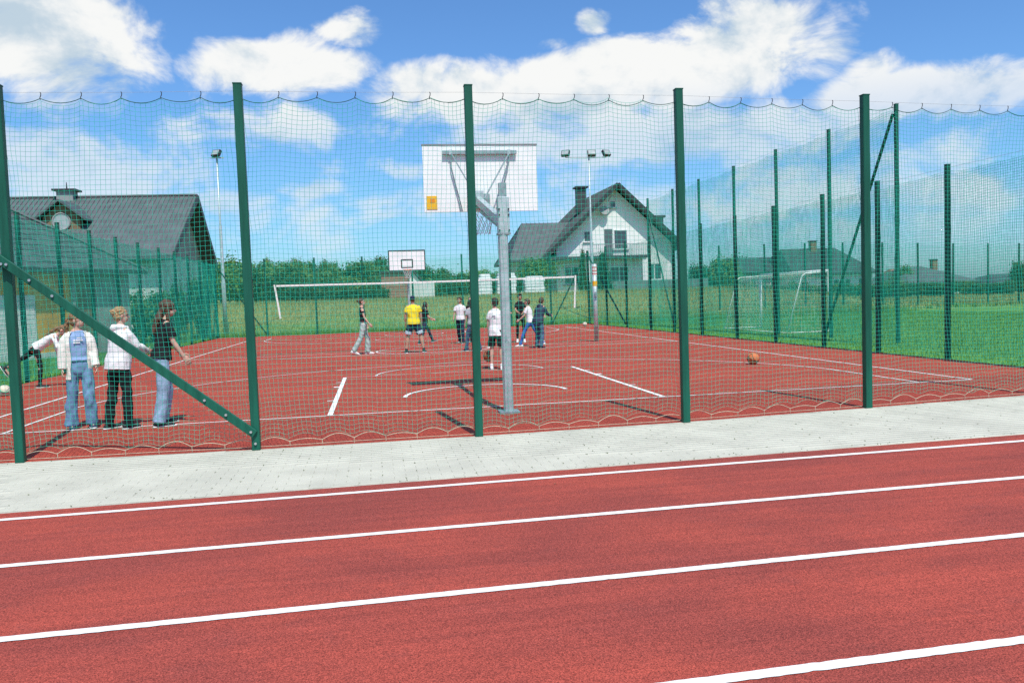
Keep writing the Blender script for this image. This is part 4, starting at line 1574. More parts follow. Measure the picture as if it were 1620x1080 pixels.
for i, (a, b, w) in enumerate(sorted(((424, 405, 26), (452, 408, 34), (470, 406, 24), (512, 408, 22), (526, 410, 20), (490, 412, 30), (600, 404, 30), (585, 409, 28)))):
    ptree(a, b, 150, w, 'mid', 'skyline_tree', ORD[i] + ' small tree from the left on the skyline above the wood', 'trees on the skyline')


def hedge(name, label, items):
    """one hedge: items of (px, ptop, Y, width px, kind), each a clump of its foliage"""
    P = [(ay(q[0], q[1] - 3, q[2]), q) for q in items]
    base = P[0][0]
    rt = empty(name, (base.x, base.y, tz(base.x, base.y) - .08), label=label, cat='hedge')
    o_ = ORG[rt.name]
    for i, (p, q) in enumerate(P):
        z = tz(p.x, q[2]) - .08
        c = link('foliage', CROWNS[q[4]][i % len(CROWNS[q[4]])], rt, Vector((p.x, q[2], z)) - o_)
        r_ = q[3] / 2 / FPX * q[2]
        c.scale = (r_, r_, (p.z - z) / 2.08)
        c.rotation_euler = (0, 0, i * 1.7)
    return rt


hedge('hedge', 'dark hedge along the top of the meadow bank left of the brick shed', [(a, 458 + (a * 7) % 5 - (a - 425) * .025, 61, 26, 'dark') for a in range(425, 606, 15)])
hedge('hedge', 'green hedge between the brick shed and the wrapped stacks', [(a, 446 + (a * 5) % 6, 66, 26, 'dark' if a % 3 else 'mid') for a in range(668, 760, 16)])
ptree(782, 436, 67, 30, 'dark', 'hedge_shrub', 'dark shrub between the left and the middle wrapped stack', None, 'shrub', low=.0)
ptree(822, 436, 67, 30, 'dark', 'hedge_shrub', 'dark shrub between the middle and the right wrapped stack', None, 'shrub', low=.0)
ptree(848, 407, 67.5, 72, 'light', 'garden_bush', 'yellow green bushy shrub left of the white house', None, 'shrub', low=.0)
ptree(921, 400, 65.8, 20, 'cone', 'conifer', 'slim dark conifer left of the white house door', None, 'tree', low=.0)
ptree(953, 404, 65.8, 34, 'cone', 'conifer', 'wide dark conifer in the middle of the white house front', None, 'tree', low=.0)
ptree(238, 450, 40.5, 74, 'mid', 'round_bush', 'wide round bush behind the left fence before the hall', None, 'shrub', low=.0)
ptree(312, 422, 43.0, 40, 'mid', 'round_bush', 'taller bush at the far left corner of the court', None, 'shrub', low=.0)
ptree(280, 442, 46, 30, 'dark', 'round_bush', 'dark bush in front of the pale hall wall', None, 'shrub', low=.0)
for i, (a, b, w, kd) in enumerate(((1128, 408, 48, 'mid'), (1150, 401, 52, 'light'), (1103, 416, 40, 'dark'))):
    ptree(a, b, 72, w, kd, 'garden_tree', ('rounded green tree right of the white house', 'tallest pale green tree beside the far annexe', 'dark bushy tree at the right end of the white house')[i], None)
ptree(1412, 424, 74, 40, 'sparse', 'thin_tree', 'thin sparse young tree left of the grey bungalow', None)
ptree(1436, 416, 96, 34, 'mid', 'garden_tree', 'small green tree at the left end of the grey bungalow', None)
ptree(1616, 410, 88, 40, 'dark', 'garden_tree', 'dark tree at the right edge behind the small roof', None)
ptree(1172, 405, 95, 40, 'dark', 'garden_tree', 'dark tree rising behind the annexe roof', None)
hedge('hedge', 'long low green hedge beyond the pitch on the right', [(a, 446 - (a - 1085) * .004 + (a * 13) % 5, 76 + (a * 7) % 5, 30, 'mid' if a % 2 else 'dark') for a in range(1085, 1640, 17)])

# ------------------------------------------------------------------ people
def ring_tube(secs, n=16, roundcap=True):
    """closed tube through sections (centre, right axis, fwd axis, rx, ry)"""
    vs, fs = [], []
    S_ = []
    def shrink(s, t, k_):
        c, a, b, rx, ry = s
        return (c + t, a, b, rx * k_, ry * k_)
    first, last = secs[0], secs[-1]
    if roundcap:
        t0 = (secs[0][0] - secs[1][0]).normalized()
        t1 = (secs[-1][0] - secs[-2][0]).normalized()
        r0_, r1_ = min(first[3], first[4]), min(last[3], last[4])
        secs = [shrink(first, t0 * r0_ * .9, .35), shrink(first, t0 * r0_ * .6, .78)] + list(secs) + [shrink(last, t1 * r1_ * .6, .78), shrink(last, t1 * r1_ * .9, .35)]
    for (c, a, b, rx, ry) in secs:
        for j in range(n):
            q = 2 * math.pi * j / n
            vs.append(c + a * (rx * math.cos(q)) + b * (ry * math.sin(q)))
    k_ = len(secs)
    for i in range(k_ - 1):
        for j in range(n):
            p = i * n + j
            q = i * n + (j + 1) % n
            fs.append((p, q, q + n, p + n))
    fs.append(tuple(range(n - 1, -1, -1)))
    fs.append(tuple((k_ - 1) * n + j for j in range(n)))
    return vs, fs


def limb(m, pts, rad, flat=1.0, n=12, cap=True):
    pts = [Vector(q) for q in pts]
    secs = []
    prev = None
    for i, q in enumerate(pts):
        t = (pts[min(i + 1, len(pts) - 1)] - pts[max(i - 1, 0)]).normalized()
        if prev is None:
            a = Vector((1, 0, 0)) - t * t.x
            if a.length < .2:
                a = Vector((0, 1, 0)) - t * t.y
        else:
            a = prev - t * prev.dot(t)
        a.normalize()
        prev = a
        b = t.cross(a)
        secs.append((q, a, b, rad[i], rad[i] * flat))
    m.add(*ring_tube(secs, n, cap))


def remeshed(m, name, mat, parent, voxel, smooth=3, fold=0.0, seed=0, ff=14.0):
    me = bpy.data.meshes.new(name + '_raw')
    me.from_pydata([tuple(q) for q in m.v], [], m.f)
    ob = bpy.data.objects.new(name + '_raw', me)
    COL.objects.link(ob)
    bm = bmesh.new()
    bm.from_mesh(me)
    bmesh.ops.recalc_face_normals(bm, faces=bm.faces)
    bm.to_mesh(me)
    bm.free()
    r = ob.modifiers.new('r', 'REMESH')
    r.mode = 'VOXEL'
    r.voxel_size = voxel
    r.adaptivity = 0.0
    s = ob.modifiers.new('s', 'SMOOTH')
    s.factor = .5
    s.iterations = smooth
    dg = bpy.context.evaluated_depsgraph_get()
    out = bpy.data.meshes.new_from_object(ob.evaluated_get(dg))
    bpy.data.objects.remove(ob)
    bpy.data.meshes.remove(me)
    nv = len(out.vertices)
    if fold and nv:
        co = np.empty(nv * 3, np.float32)
        out.vertices.foreach_get('co', co)
        co = co.reshape(-1, 3)
        no = np.empty(nv * 3, np.float32)
        out.vertex_normals.foreach_get('vector', no)
        no = no.reshape(-1, 3)
        rg = np.random.default_rng(seed)
        d = np.zeros(nv)
        for q in range(7):
            w_ = rg.normal(size=3) * ff * np.array([1, 1, .75])
            d += np.sin(co @ w_ + rg.uniform(0, 6.28) + 1.6 * np.sin(co @ (w_[::-1] * .45))) / 7 ** .5
        d = np.sign(d) * np.abs(d) ** 1.3
        co = co + no * (d * fold)[:, None]
        out.vertices.foreach_set('co', co.astype(np.float32).ravel())
    out.polygons.foreach_set('use_smooth', np.ones(len(out.polygons), bool))
    out.materials.clear()
    out.materials.append(MATS[mat])
    out.name = name
    out.update()
    return link(name, out, parent)


def swing(fwd, out, sd):
    """unit vector of a hanging limb swung forward and outward (degrees)"""
    a, b = R(fwd), R(out)
    return Vector((sd * math.sin(b), math.sin(a) * math.cos(b), -math.cos(a) * math.cos(b)))


def person(label, x, y, face, height, pose, look, lod=.010, seed=1, z0=0.0):
    """face = heading in degrees, 0 looks away from the camera (+y), -90 to the right (+x). Built at 1.70 m and scaled."""
    P = dict(lean=3, side=0, twist=0, head_yaw=0, head_tilt=0, ll=(4, 4, -2), rl=(-4, 4, -6), la=(4, 10, 14), ra=(4, 10, 14), lfoot=0, rfoot=0, slim=1.0)
    P.update(pose)
    s = P['slim']
    rt = empty('person', (x, y, z0), R(face), label=label, cat='person')
    rt.scale = (height / 1.70,) * 3
    ORG[rt.name] = Vector()      # parts are built in the figure's own frame
    L, sd_ = R(P['lean']), R(P['side'])
    up = Vector((math.sin(sd_), math.sin(L), math.cos(L) * math.cos(sd_))).normalized()
    fw = Vector((0, math.cos(L), -math.sin(L)))
    tw = R(P['twist'])
    rgt = Vector((math.cos(tw), math.sin(tw), 0))
    rgt = (rgt - up * rgt.dot(up)).normalized()
    fwt = up.cross(rgt).normalized()
    X1, Y1 = Vector((1, 0, 0)), Vector((0, 1, 0))
    pel = Vector((0, 0, 0))
    joints = {}
    for sd, key, fk in ((-1, 'll', 'lfoot'), (1, 'rl', 'rfoot')):
        a, o_, b = P[key]
        hip = pel + Vector((sd * .088, 0, -.03))
        kn = hip + swing(a, o_, sd) * .43
        an = kn + swing(b, o_ * .6, sd) * .41
        ft = R(P[fk])
        fy = R(-o_ * 1.2 * sd)
        fdir = Vector((math.sin(-fy) * math.cos(ft), math.cos(fy) * math.cos(ft), math.sin(ft)))
        joints[sd] = (hip, kn, an, fdir)
    low = min((min(j[2].z - .085 * max(.3, math.cos(R(0))), (j[2] + j[3] * .17).z - .055) for j in joints.values()))
    lift = Vector((0, 0, -low))
    pel = pel + lift
    joints = {q: (j[0] + lift, j[1] + lift, j[2] + lift, j[3]) for q, j in joints.items()}
    waist, chest, shc = pel + up * .14, pel + up * .34, pel + up * .485
    nb = pel + up * .53
    ht = R(P['head_tilt'])
    hup = (up * math.cos(ht * .6) + fwt * math.sin(ht * .6) + Vector((0, 0, .6))).normalized()
    hy = R(P['head_yaw'])
    hr0 = (rgt - hup * rgt.dot(hup)).normalized()
    hf0 = hup.cross(hr0).normalized()
    hf = hf0 * math.cos(hy) - hr0 * math.sin(hy)
    hr = hr0 * math.cos(hy) + hf0 * math.sin(hy)
    hc = nb + hup * .155 + hf * .015
    arms = {}
    for sd, key in ((-1, 'la'), (1, 'ra')):
        q = P[key]
        a, o_, b = q[:3]
        oi = q[3] if len(q) > 3 else o_ * .3
        sh = shc + rgt * (sd * .158 * s) - up * .02
        elb = sh + swing(a, o_, sd) * .265
        wr = elb + swing(b, oi, sd) * .235
        hd = swing(b + 6, oi, sd)
        arms[sd] = (sh, elb, wr, hd)
    # ---- body: one continuous skin
    m = MB()
    tors = [(pel - up * .09, .125 * s, .095 * s), (pel, .150 * s, .105 * s), (waist, .122 * s, .088 * s), (pel + up * .25, .132 * s, .095 * s), (chest + up * .02, .148 * s, .102 * s), (shc - up * .03, .150 * s, .085 * s), (shc + up * .025, .10 * s, .062)]
    m.add(*ring_tube([(c, rgt, fwt, a, b) for c, a, b in tors]))
    limb(m, [shc, nb + up * .02, nb + hup * .07], [.062, .050, .048])
    hm = Matrix((hr, hf, hup)).transposed()
    def hb(off, rad, nu=14, nv=10):
        mm = MB().ball((0, 0, 0), 1, nu, nv, rad)
        m.add([hc + hm @ (Vector(off) + q) for q in mm.v], mm.f)
    hb((0, -.012, .022), (.076, .093, .092))
    hb((0, .022, -.045), (.056, .066, .068))
    hb((0, .094, -.022), (.013, .018, .020), 8, 6)
    for q in (-1, 1):
        hb((q * .077, -.008, -.012), (.012, .020, .030), 8, 6)
    for sd in (-1, 1):
        sh, elb, wr, hd = arms[sd]
        limb(m, [sh - rgt * sd * .02, sh.lerp(elb, .25), sh.lerp(elb, .6), elb, elb.lerp(wr, .3), elb.lerp(wr, .75), wr], [.052 * s, .050 * s, .042 * s, .036 * s, .038 * s, .029 * s, .024])
        side_v = hd.cross(Y1)
        if side_v.length < .1:
            side_v = X1.copy()
        palmn = Vector((1, 0, 0)) - hd * hd.x
        palmn.normalize()
        wid = hd.cross(palmn).normalized()       # across the knuckles, roughly front to back
        if wid.y < 0:
            wid = -wid
        pc = wr + hd * .045
        secs = [(wr - hd * .01, wid, palmn, .026, .017), (wr + hd * .03, wid, palmn, .036, .017), (wr + hd * .078, wid, palmn, .040, .014)]
        m.add(*ring_tube(secs, 10))
        inn = -sd * palmn
        for f_i, (off, ln) in enumerate(((.031, .068), (.011, .078), (-.010, .072), (-.030, .056))):
            b0 = wr + hd * .076 + wid * off
            c1 = b0 + (hd + inn * .18).normalized() * ln * .5
            c2 = c1 + (hd + inn * .75).normalized() * ln * .5
            limb(m, [b0, c1, c2], [.0095, .009, .0075], n=7)
        b0 = wr + hd * .028 + wid * .030
        c1 = b0 + (wid * .8 + hd * .7 + inn * .2).normalized() * .035
        c2 = c1 + (hd * .95 + wid * .25 + inn * .4).normalized() * .030
        limb(m, [b0, c1, c2], [.012, .0105, .0085], n=7)
    for sd in (-1, 1):
        hip, kn, an, fd = joints[sd]
        limb(m, [hip + Vector((-sd * .01, 0, .03)), hip.lerp(kn, .25), hip.lerp(kn, .65), kn, kn.lerp(an, .3), kn.lerp(an, .7), an], [.082 * s, .080 * s, .062 * s, .052 * s, .056 * s, .040 * s, .034])
        heel = an + Vector((0, 0, -.05)) - fd * .03
        limb(m, [an, heel + fd * .05, heel + fd * .16 + Vector((0, 0, -.005))], [.034, .036, .026], n=8)
    body = remeshed(m, 'body', look.get('skin', 'skin_fair'), rt, lod * .8, 2)
    # face
    if look.get('face', True):
        for q in (-1, 1):
            mm = MB().ball((0, 0, 0), 1, 8, 6, (.012, .006, .007))
            MB().add([hc + hm @ (Vector((q * .031, .080, .006)) + w_) for w_ in mm.v], mm.f).build('eye', 'eye_dark', body)
            mm = MB().ball((0, 0, 0), 1, 8, 6, (.018, .006, .004))
            MB().add([hc + hm @ (Vector((q * .032, .083, .027)) + w_) for w_ in mm.v], mm.f).build('eyebrow', look['hair'], body)
        mm = MB().ball((0, 0, 0), 1, 8, 6, (.022, .006, .006))
        MB().add([hc + hm @ (Vector((0, .088, -.062)) + w_) for w_ in mm.v], mm.f).build('mouth', 'lip', body)
    # ---- trousers
    pt = look['pants']
    kind, pmat = pt[0], pt[1]
    m = MB()
    ex = {'jeans': .016, 'wide': .020, 'leggings': .006, 'shorts': .020, 'pants': .014}[kind]
    m.add(*ring_tube([(pel - up * .10, X1, Y1, .135 * s + ex, .10 * s + ex), (pel + up * .0, rgt, fwt, .150 * s + ex, .105 * s + ex), (pel + up * .085, rgt, fwt, .133 * s + .006, .096 * s + .006)], 16, True))
    for sd in (-1, 1):
        hip, kn, an, fd = joints[sd]
        if kind == 'shorts':
            e = hip.lerp(kn, pt[2] if len(pt) > 2 else .82)
            limb(m, [hip + Vector((0, 0, .03)), hip.lerp(kn, .3), e], [.088 * s, .098 * s, .098 * s], cap=False)
        elif kind == 'leggings':
            limb(m, [hip + Vector((0, 0, .03)), hip.lerp(kn, .25), hip.lerp(kn, .65), kn, kn.lerp(an, .3), kn.lerp(an, .7), an + Vector((0, 0, .03))],
                 [.088 * s, .087 * s, .069 * s, .059 * s, .062 * s, .047 * s, .041], cap=False)
        else:
            w0, w1, w2 = {'jeans': (.095, .075, .068), 'wide': (.102, .088, .092), 'pants': (.092, .070, .058)}[kind]
            end = kn.lerp(an, 1.06)
            limb(m, [hip + Vector((0, 0, .03)), hip.lerp(kn, .3), hip.lerp(kn, .7), kn, kn.lerp(an, .35), kn.lerp(an, .8), end],
                 [.090 * s, w0 * s, w1 * s * 1.03, w1 * s, w1 * s * .98, w2 * s, w2 * s * 1.04], cap=False)
    tr = remeshed(m, 'shorts' if kind == 'shorts' else 'trousers', pmat, rt, lod, 2, fold=.003 if kind == 'leggings' else .0085, seed=seed, ff=20)
    if kind == 'shorts' and len(pt) > 3:
        m = MB()
        for sd in (-1, 1):
            hip, kn, an, fd = joints[sd]
            limb(m, [hip.lerp(kn, pt[2] - .22), hip.lerp(kn, pt[2] + .01)], [.104 * s, .102 * s], cap=False)
        remeshed(m, 'shorts_band', pt[3], rt, lod, 2, fold=.003, seed=seed)
    # ---- top
    tp = look['top']
    kind, tmat = tp[0], tp[1]
    m = MB()
    ex = {'tee': .022, 'tight': .012, 'hoodie': .045, 'polo': .024, 'long': .024}[kind]
    hem = {'tee': -.05, 'tight': .10, 'hoodie': -.10, 'polo': -.07, 'long': -.03}[kind] + (tp[2] if len(tp) > 2 else 0)
    secs = [(pel + up * hem, rgt, fwt, .154 * s + ex + .014, .109 * s + ex + .014), (pel + up * max(.02, hem + .02), rgt, fwt, .153 * s + ex + .012, .108 * s + ex + .012), (waist, rgt, fwt, .135 * s + ex, .097 * s + ex), (chest, rgt, fwt, .150 * s + ex, .105 * s + ex),
            (shc - up * .04, rgt, fwt, .155 * s + ex * .7, .088 * s + ex * .7), (shc + up * .03, rgt, fwt, .105 * s + ex * .4, .062 + ex * .3), (nb + up * .005, rgt, fwt, .062 + ex * .2, .056 + ex * .2)]
    m.add(*ring_tube(secs, 18, False))
    for sd in (-1, 1):
        sh, elb, wr, hd = arms[sd]
        a0 = sh - rgt * sd * .035
        if kind in ('hoodie', 'long'):
            f_ = .064 if kind == 'hoodie' else .054
            limb(m, [a0, sh.lerp(elb, .3), elb, elb.lerp(wr, .45), elb.lerp(wr, .88), elb.lerp(wr, .99)], [f_ * 1.05, f_, f_ * .9, f_ * .85, f_ * .78, f_ * .58], cap=False)
        else:
            cut = {'tee': .72, 'tight': .45, 'polo': .62}[kind]
            f_ = .066 if kind != 'tight' else .056
            limb(m, [a0, sh.lerp(elb, .3), sh.lerp(elb, cut)], [f_ * 1.0 * s, f_ * s, f_ * 1.02 * s], cap=False)
    if kind == 'hoodie':
        limb(m, [nb + rgt * .09 + fwt * .05 - up * .02, nb + rgt * .105 - fwt * .03 - up * .03, nb - fwt * .105 - up * .035, nb - rgt * .105 - fwt * .03 - up * .03, nb - rgt * .09 + fwt * .05 - up * .02], [.026, .042, .055, .042, .026])
    remeshed(m, {'tee': 'tee_shirt', 'tight': 'top', 'hoodie': 'hoodie', 'polo': 'polo_shirt', 'long': 'long_sleeved_top'}[kind], tmat, rt, lod, 2, fold=.008 if kind == 'hoodie' else .006, seed=seed + 3, ff=15)
    if 'print' in look:
        pc_ = chest + fwt * look['print'][2] * (.105 * s + ex + .006)
        mm = MB()
        M3 = Matrix((rgt, fwt, up)).transposed()
        for (dx, dz, w_, h_) in look['print'][1]:
            mm.box(pc_ + rgt * dx + up * dz, (w_, .008, h_), M3)
        mm.build('shirt_print', look['print'][0], rt)
    if 'jacket' in look:
        # open shirt over the tee: back panel, two fronts and sleeves
        m = MB()
        exj = .040
        for q in (-1, 1):
            prev = None
            Vq, Fq = [], []
            nn = 9
            lev = [(-.20, .172, .128), (-.05, .165, .125), (.14, .150, .112), (.34, .168, .122), (.45, .150, .095), (.52, .10, .07)]
            for li, (h_, a, b) in enumerate(lev):
                for j in range(nn):
                    t = R(-90 + q * (0 if j == 0 else j * 138 / (nn - 1)))
                    for off in (0, .014):
                        Vq.append(pel + up * h_ + rgt * (math.cos(t) * (a * s + .016 + off)) + fwt * (math.sin(t) * (b * s + .016 + off)))
            W2 = nn * 2
            for li in range(len(lev) - 1):
                for j in range(nn - 1):
                    i0 = li * W2 + j * 2
                    Fq += [(i0, i0 + 2, i0 + W2 + 2, i0 + W2), (i0 + 1, i0 + W2 + 1, i0 + W2 + 3, i0 + 3)]
                for j in (0, nn - 1):
                    i0 = li * W2 + j * 2
                    Fq.append((i0, i0 + W2, i0 + W2 + 1, i0 + 1))
            for li in (0, len(lev) - 1):
                for j in range(nn - 1):
                    i0 = li * W2 + j * 2
                    Fq.append((i0, i0 + 1, i0 + 3, i0 + 2))
            m.add(Vq, Fq)
        for sd in (-1, 1):
            sh, elb, wr, hd = arms[sd]
            limb(m, [sh - rgt * sd * .04, sh.lerp(elb, .3), elb, elb.lerp(wr, .5), elb.lerp(wr, 1.05)], [.075, .074, .070, .068, .062], cap=False)
        remeshed(m, 'open_shirt', look['jacket'], rt, lod * .9, 1, fold=.006, seed=seed + 9, ff=15)
    # ---- hair
    hk = look.get('style', 'short')
    m = MB()
    hmat = look['hair']
    def hh(off, rad, nu=16, nv=11):
        mm = MB().ball((0, 0, 0), 1, nu, nv, rad)
        m.add([hc + hm @ (Vector(off) + q) for q in mm.v], mm.f)
    hp = lambda *q: hc + hm @ Vector(q)
    if hk == 'cap':
        hh((0, -.02, .052), (.083, .096, .070))
        limb(m, [hp(0, .05, .052), hp(0, .13, .040)], [.062, .050], flat=.18)
        remeshed(m, 'cap', look['cap'], rt, lod * .8, 2)
        m = MB()
        hh((0, -.035, -.002), (.079, .080, .055))
        remeshed(m, 'hair', hmat, rt, lod * .8, 1, fold=.002, seed=seed, ff=60)
    else:
        hh((0, -.024, .038), (.086, .098, .088))
        hh((0, -.052, -.012), (.080, .062, .080))
        if hk == 'short':
            hh((0, .045, .092), (.066, .040, .030))
        if hk in ('long', 'loose'):
            L_ = .30 if hk == 'long' else .22
            limb(m, [hp(0, -.05, .02), hp(0, -.085, -.08), nb - fwt * .10 - up * .02, nb - fwt * .125 - up * (L_ - .1)], [.085, .085, .088, .050], flat=.55)
            for q in (-1, 1):
                limb(m, [hp(q * .070, -.01, .03), hp(q * .084, .0, -.06), hp(q * .092, .012, -.15), nb + rgt * q * .095 + fwt * .06 - up * (L_ - .14)], [.030, .034, .036, .018], flat=.7)
        if hk == 'pony':
            limb(m, [hp(0, -.10, .05), hp(0, -.15, .0), hp(0, -.17, -.10), hp(.02, -.165, -.24)], [.030, .036, .034, .012])
        if hk == 'bun':
            hh((0, -.115, .045), (.042, .040, .040))
        remeshed(m, 'hair', hmat, rt, lod * .8, 1, fold=.006, seed=seed, ff=80)
        if hk == 'flow':
            pass
    if hk == 'flying':
        m = MB()
        limb(m, [hp(0, -.06, .04), hp(.0, -.12, -.04), hp(.02, -.15, -.16), nb - fwt * .13 - up * .20], [.070, .072, .070, .030], flat=.6)
        remeshed(m, 'loose_hair', hmat, rt, lod * .8, 1, fold=.005, seed=seed, ff=60)
    # ---- shoes
    sh_m, so_m = look.get('shoes', ('shoe_white', 'shoe_white'))
    for sd in (-1, 1):
        hip, kn, an, fd = joints[sd]
        sdv = fd.cross(Vector((0, 0, 1))).normalized()
        upv = sdv.cross(fd).normalized()
        m = MB()
        h0 = an - upv * .048
        secs = [(h0 - fd * .060, .030, .034), (h0 - fd * .03, .038, .040), (h0 + fd * .05, .041, .038), (h0 + fd * .12 - upv * .010, .046, .028), (h0 + fd * .175 - upv * .016, .036, .020)]
        m.add(*ring_tube([(c, sdv, upv, a, b) for c, a, b in secs], 14))
        if look.get('hightop', True):
            limb(m, [h0 + fd * .0, an + upv * .035], [.046, .044])
        so = remeshed(m, 'shoe', sh_m, rt, lod * .75, 2)
        m = MB()
        z_ = h0 - upv * .030
        secs = [(z_ - fd * .082, .024, .012), (z_ - fd * .05, .040, .012), (z_ + fd * .05, .043, .012), (z_ + fd * .13, .049, .012), (z_ + fd * .195, .034, .011), (z_ + fd * .21, .018, .010)]
        m.add(*ring_tube([(c, sdv, upv, a, b) for c, a, b in secs], 14))
        m.build('sole', so_m, so, True, org=(0, 0, 0)) if False else None
        ob = link('sole', m.mesh('sole', so_m, Vector(), True), so)
    return rt


person('girl in white top and black leggings kicking a leg back by the left fence', -6.80, 18.0, -84, 1.46,
       dict(lean=58, head_yaw=0, head_tilt=20, ll=(-58, 4, -62), rl=(10, 2, -4), la=(-6, 8, 10), ra=(20, 8, 45), lfoot=-60, rfoot=0, slim=.9),
       dict(skin='skin_fair', hair='hair_light_brown', style='flying', top=('long', 'cloth_white'), pants=('leggings', 'cloth_black'), shoes=('shoe_black', 'shoe_white'), face=False), .010, 5)
person('girl in open white shirt, blue tee and blue jeans by the left fence', -3.79, 11.32, -158, 1.45,
       dict(lean=1, head_yaw=58, head_tilt=2, ll=(14, 3, -6), rl=(-2, 4, -4), la=(8, 12, 26), ra=(0, 14, 8), slim=.92),
       dict(hair='hair_light_brown', style='pony', top=('tight', 'cloth_blue_tee', -.02), jacket='cloth_offwhite', pants=('wide', 'denim_blue'), shoes=('cloth_slate', 'shoe_white'),
            **{'print': ('cloth_white', ((0, .05, .13, .018), (.02, .015, .09, .02), (-.02, .085, .07, .012)), 1)}), .008, 11)
person('girl in white hoodie and black trousers, blond hair in a bun', -3.25, 11.10, -38, 1.50,
       dict(lean=7, head_yaw=-28, head_tilt=2, ll=(-6, 4, -9), rl=(5, 3, -3), la=(26, 10, 62, -12), ra=(26, 8, 70, -14), slim=.95),
       dict(hair='hair_blond', style='bun', top=('hoodie', 'cloth_white'), pants=('jeans', 'cloth_black'), shoes=('shoe_black', 'shoe_white')), .008, 17)
person('girl in black tee and light jeans with long brown hair near the brace foot', -2.75, 11.18, -66, 1.58,
       dict(lean=9, head_yaw=-8, head_tilt=12, ll=(12, 4, -12), rl=(-2, 3, -10), la=(22, 8, 34), ra=(14, 10, 30), slim=.93),
       dict(hair='hair_brown', style='long', top=('tee', 'cloth_black', .03), pants=('wide', 'denim_light'), shoes=('shoe_black', 'shoe_white'),
            **{'print': ('cloth_white', ((-.03, .03, .07, .05), (.02, -.01, .05, .03)), 1)}), .008, 23)
person('girl in black top and pale grey cargo trousers standing in profile', -0.36, 24.1, -86, 1.58,
       dict(lean=-3, ll=(16, 3, -2), rl=(-14, 3, -32), la=(6, 8, 20), ra=(12, 8, 34), rfoot=-18, slim=.9),
       dict(hair='hair_brown', style='bun', top=('tight', 'cloth_black'), pants=('wide', 'cloth_sage'), shoes=('shoe_white', 'shoe_white')), .011, 29)
person('coach in yellow polo and navy shorts seen from behind, legs apart', 1.06, 23.72, -6, 1.60,
       dict(lean=2, ll=(3, 13, -2), rl=(0, 17, -3), la=(3, 13, 12), ra=(4, 13, 10), slim=1.08),
       dict(skin='skin_tan', hair='hair_dark', style='cap', cap='cloth_navy', top=('polo', 'cloth_yellow'), pants=('shorts', 'cloth_navy', .80, 'cloth_lightband'), shoes=('shoe_black', 'shoe_white'), hightop=True, face=False), .011, 31)
person('dark haired child in black walking just right of the yellow coach', 1.66, 28.6, -70, 1.44,
       dict(lean=6, ll=(32, 3, 22), rl=(-16, 3, -26), la=(20, 8, 60), ra=(10, 10, 60), lfoot=12, slim=.9),
       dict(hair='hair_dark', style='loose', top=('tee', 'cloth_black'), pants=('pants', 'cloth_slate'), shoes=('shoe_black', 'cloth_lightband')), .012, 37)
person('boy in white tee and navy trousers strolling left of the green post', 2.82, 27.7, 158, 1.52,
       dict(lean=2, head_yaw=-20, ll=(14, 3, 2), rl=(-12, 3, -24), la=(-6, 12, 6), ra=(10, 12, 22), slim=.95),
       dict(skin='skin_tan', hair='hair_brown', style='short', top=('tee', 'cloth_white'), pants=('pants', 'cloth_navy'), shoes=('shoe_black', 'shoe_white')), .012, 41)
person('long haired child in dark top beside the boy in white tee', 3.22, 27.9, 150, 1.50,
       dict(lean=3, ll=(10, 3, 0), rl=(-10, 3, -20), la=(10, 10, 40), ra=(4, 10, 20), slim=.9),
       dict(hair='hair_dark', style='long', top=('tee', 'cloth_black'), pants=('pants', 'cloth_slate'), shoes=('shoe_black', 'shoe_white')), .012, 43)
person('girl in blue jeans half hidden behind the green fence post', 2.72, 23.4, 24, 1.45,
       dict(lean=3, ll=(16, 6, 8), rl=(-8, 8, -14), la=(6, 12, 16), ra=(6, 12, 18), slim=.9),
       dict(hair='hair_dark', style='long', top=('tee', 'cloth_grey'), pants=('jeans', 'denim_dark'), shoes=('cloth_slate', 'shoe_white')), .012, 47)
person('boy in white tee and black shorts by the galvanised pole', 2.46, 17.0, -16, 1.45,
       dict(lean=3, head_yaw=28, head_tilt=10, ll=(2, 3, -3), rl=(-2, 4, -3), la=(2, 9, 10), ra=(4, 9, 12), slim=.9),
       dict(hair='hair_dark', style='short', top=('tee', 'cloth_white', -.08), pants=('shorts', 'cloth_black', .80), shoes=('shoe_white', 'shoe_white'), hightop=True,
            **{'print': ('cloth_grey', ((-.02, .02, .09, .03), (.0, -.03, .05, .02)), -1)}), .010, 53)
person('child in black tee running, partly behind the galvanised pole', 4.22, 27.2, -60, 1.46,
       dict(lean=8, ll=(16, 3, 0), rl=(-14, 3, -60), la=(30, 10, 80), ra=(-16, 10, 30), rfoot=-30, slim=.9),
       dict(hair='hair_dark', style='short', top=('tee', 'cloth_black'), pants=('pants', 'denim_dark'), shoes=('shoe_white', 'shoe_white')), .012, 59)
person('slim boy all in black with white shoes facing the camera', 4.72, 26.8, 172, 1.56,
       dict(lean=2, ll=(5, 3, 0), rl=(-3, 3, -6), la=(22, 6, 60, -18), ra=(24, 6, 66, -18), slim=.86),
       dict(skin='skin_tan', hair='hair_dark', style='short', top=('tee', 'cloth_black'), pants=('leggings', 'cloth_black'), shoes=('shoe_white', 'shoe_white')), .012, 61)
person('child in dark blue hoodie and grey jeans bending forward', 4.62, 23.3, -48, 1.46,
       dict(lean=20, head_tilt=6, head_yaw=20, ll=(20, 6, -6), rl=(6, 6, -16), la=(30, 10, 70, -6), ra=(28, 10, 74, -6), slim=1.0),
       dict(hair='hair_brown', style='short', top=('hoodie', 'cloth_slate'), pants=('jeans', 'denim_dark'), shoes=('shoe_black', 'cloth_pink')), .011, 67)
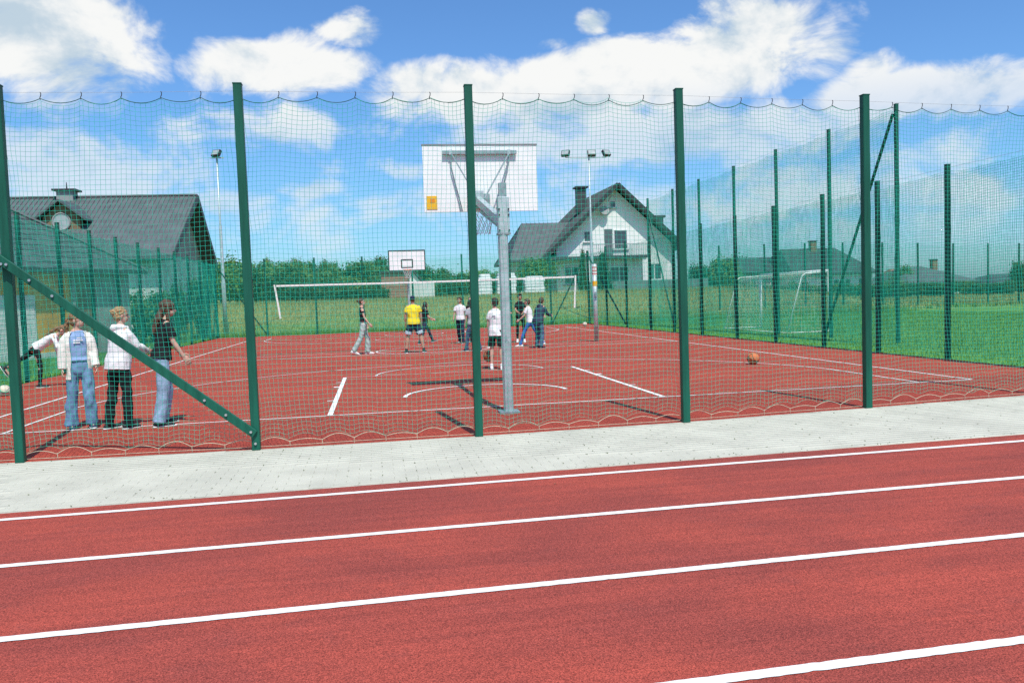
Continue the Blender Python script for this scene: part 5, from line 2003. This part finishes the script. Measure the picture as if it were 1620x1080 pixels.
person('striding child in bright blue trousers behind the one in dark hoodie', 4.62, 24.5, 62, 1.46,
       dict(lean=8, ll=(30, 4, 18), rl=(-26, 4, -34), la=(20, 10, 50), ra=(-14, 10, 6), slim=.92),
       dict(hair='hair_brown', style='short', top=('tee', 'cloth_white'), pants=('pants', 'cloth_bright_blue'), shoes=('shoe_white', 'shoe_white')), .012, 71)


# ------------------------------------------------------------------ balls
def ball(name, label, x, y, z, r, mat, seam, rot=(0, 0, 0)):
    rt = empty(name, (x, y, z), label=label, cat='ball')
    rt.rotation_euler = rot
    sk = link('skin', MB().ball((0, 0, 0), r, 28, 18).mesh('skin', mat, Vector(), True), rt)
    for k_ in range(2):
        P = [((r + .0003) * math.cos(a), (r + .0003) * math.sin(a), 0) for a in np.linspace(0, 2 * math.pi, 37)]
        mm = MB().tube(P, .004, 5)
        o = link('seam', mm.mesh('seam', seam, Vector(), True), rt)
        o.rotation_euler = (R(90) * k_, 0, 0)
    for sg in (-1, 1):
        P = []
        for a in np.linspace(0, 2 * math.pi, 37):
            q = Vector((math.cos(a) * .78, math.sin(a) * .78, sg * (.35 + .32 * math.cos(2 * a)))).normalized() * (r + .0003)
            P.append(q)
        mm = MB().tube(P, .004, 5)
        link('seam', mm.mesh('seam', seam, Vector(), True), rt)
    return rt


ball('basketball', 'orange basketball lying on the right side of the court', 7.39, 15.34, .118, .118, 'basketball', 'ball_seam', (.5, .3, .2))
ball('basketball', 'brown basketball bouncing beside the boy in black shorts', 2.33, 17.25, .27, .118, 'basketball_dark', 'ball_seam', (.2, .9, .4))
vb = ball('volleyball', 'pale volleyball with green and red panels at the left edge', -6.83, 16.48, .10, .105, 'ball_cream', 'wall_grey', (.4, .2, 0))
for i, c in enumerate(('ball_green', 'ball_red', 'ball_green')):
    P = [Vector((math.cos(a) * .9, math.sin(a) * .9, .30 * (i - 1) + .12 * math.sin(2 * a))).normalized() * .1035 for a in np.linspace(-.2 + i * 2, 1.9 + i * 2, 14)]
    link('panel', MB().tube(P, [.004] + [.012] * 12 + [.004], 8).mesh('panel', c, Vector(), True), vb)
ball('volleyball', 'small cream ball lying by the far right corner of the court', 9.8, 38.0, .105, .105, 'ball_cream', 'wall_grey', (.4, .2, 0))
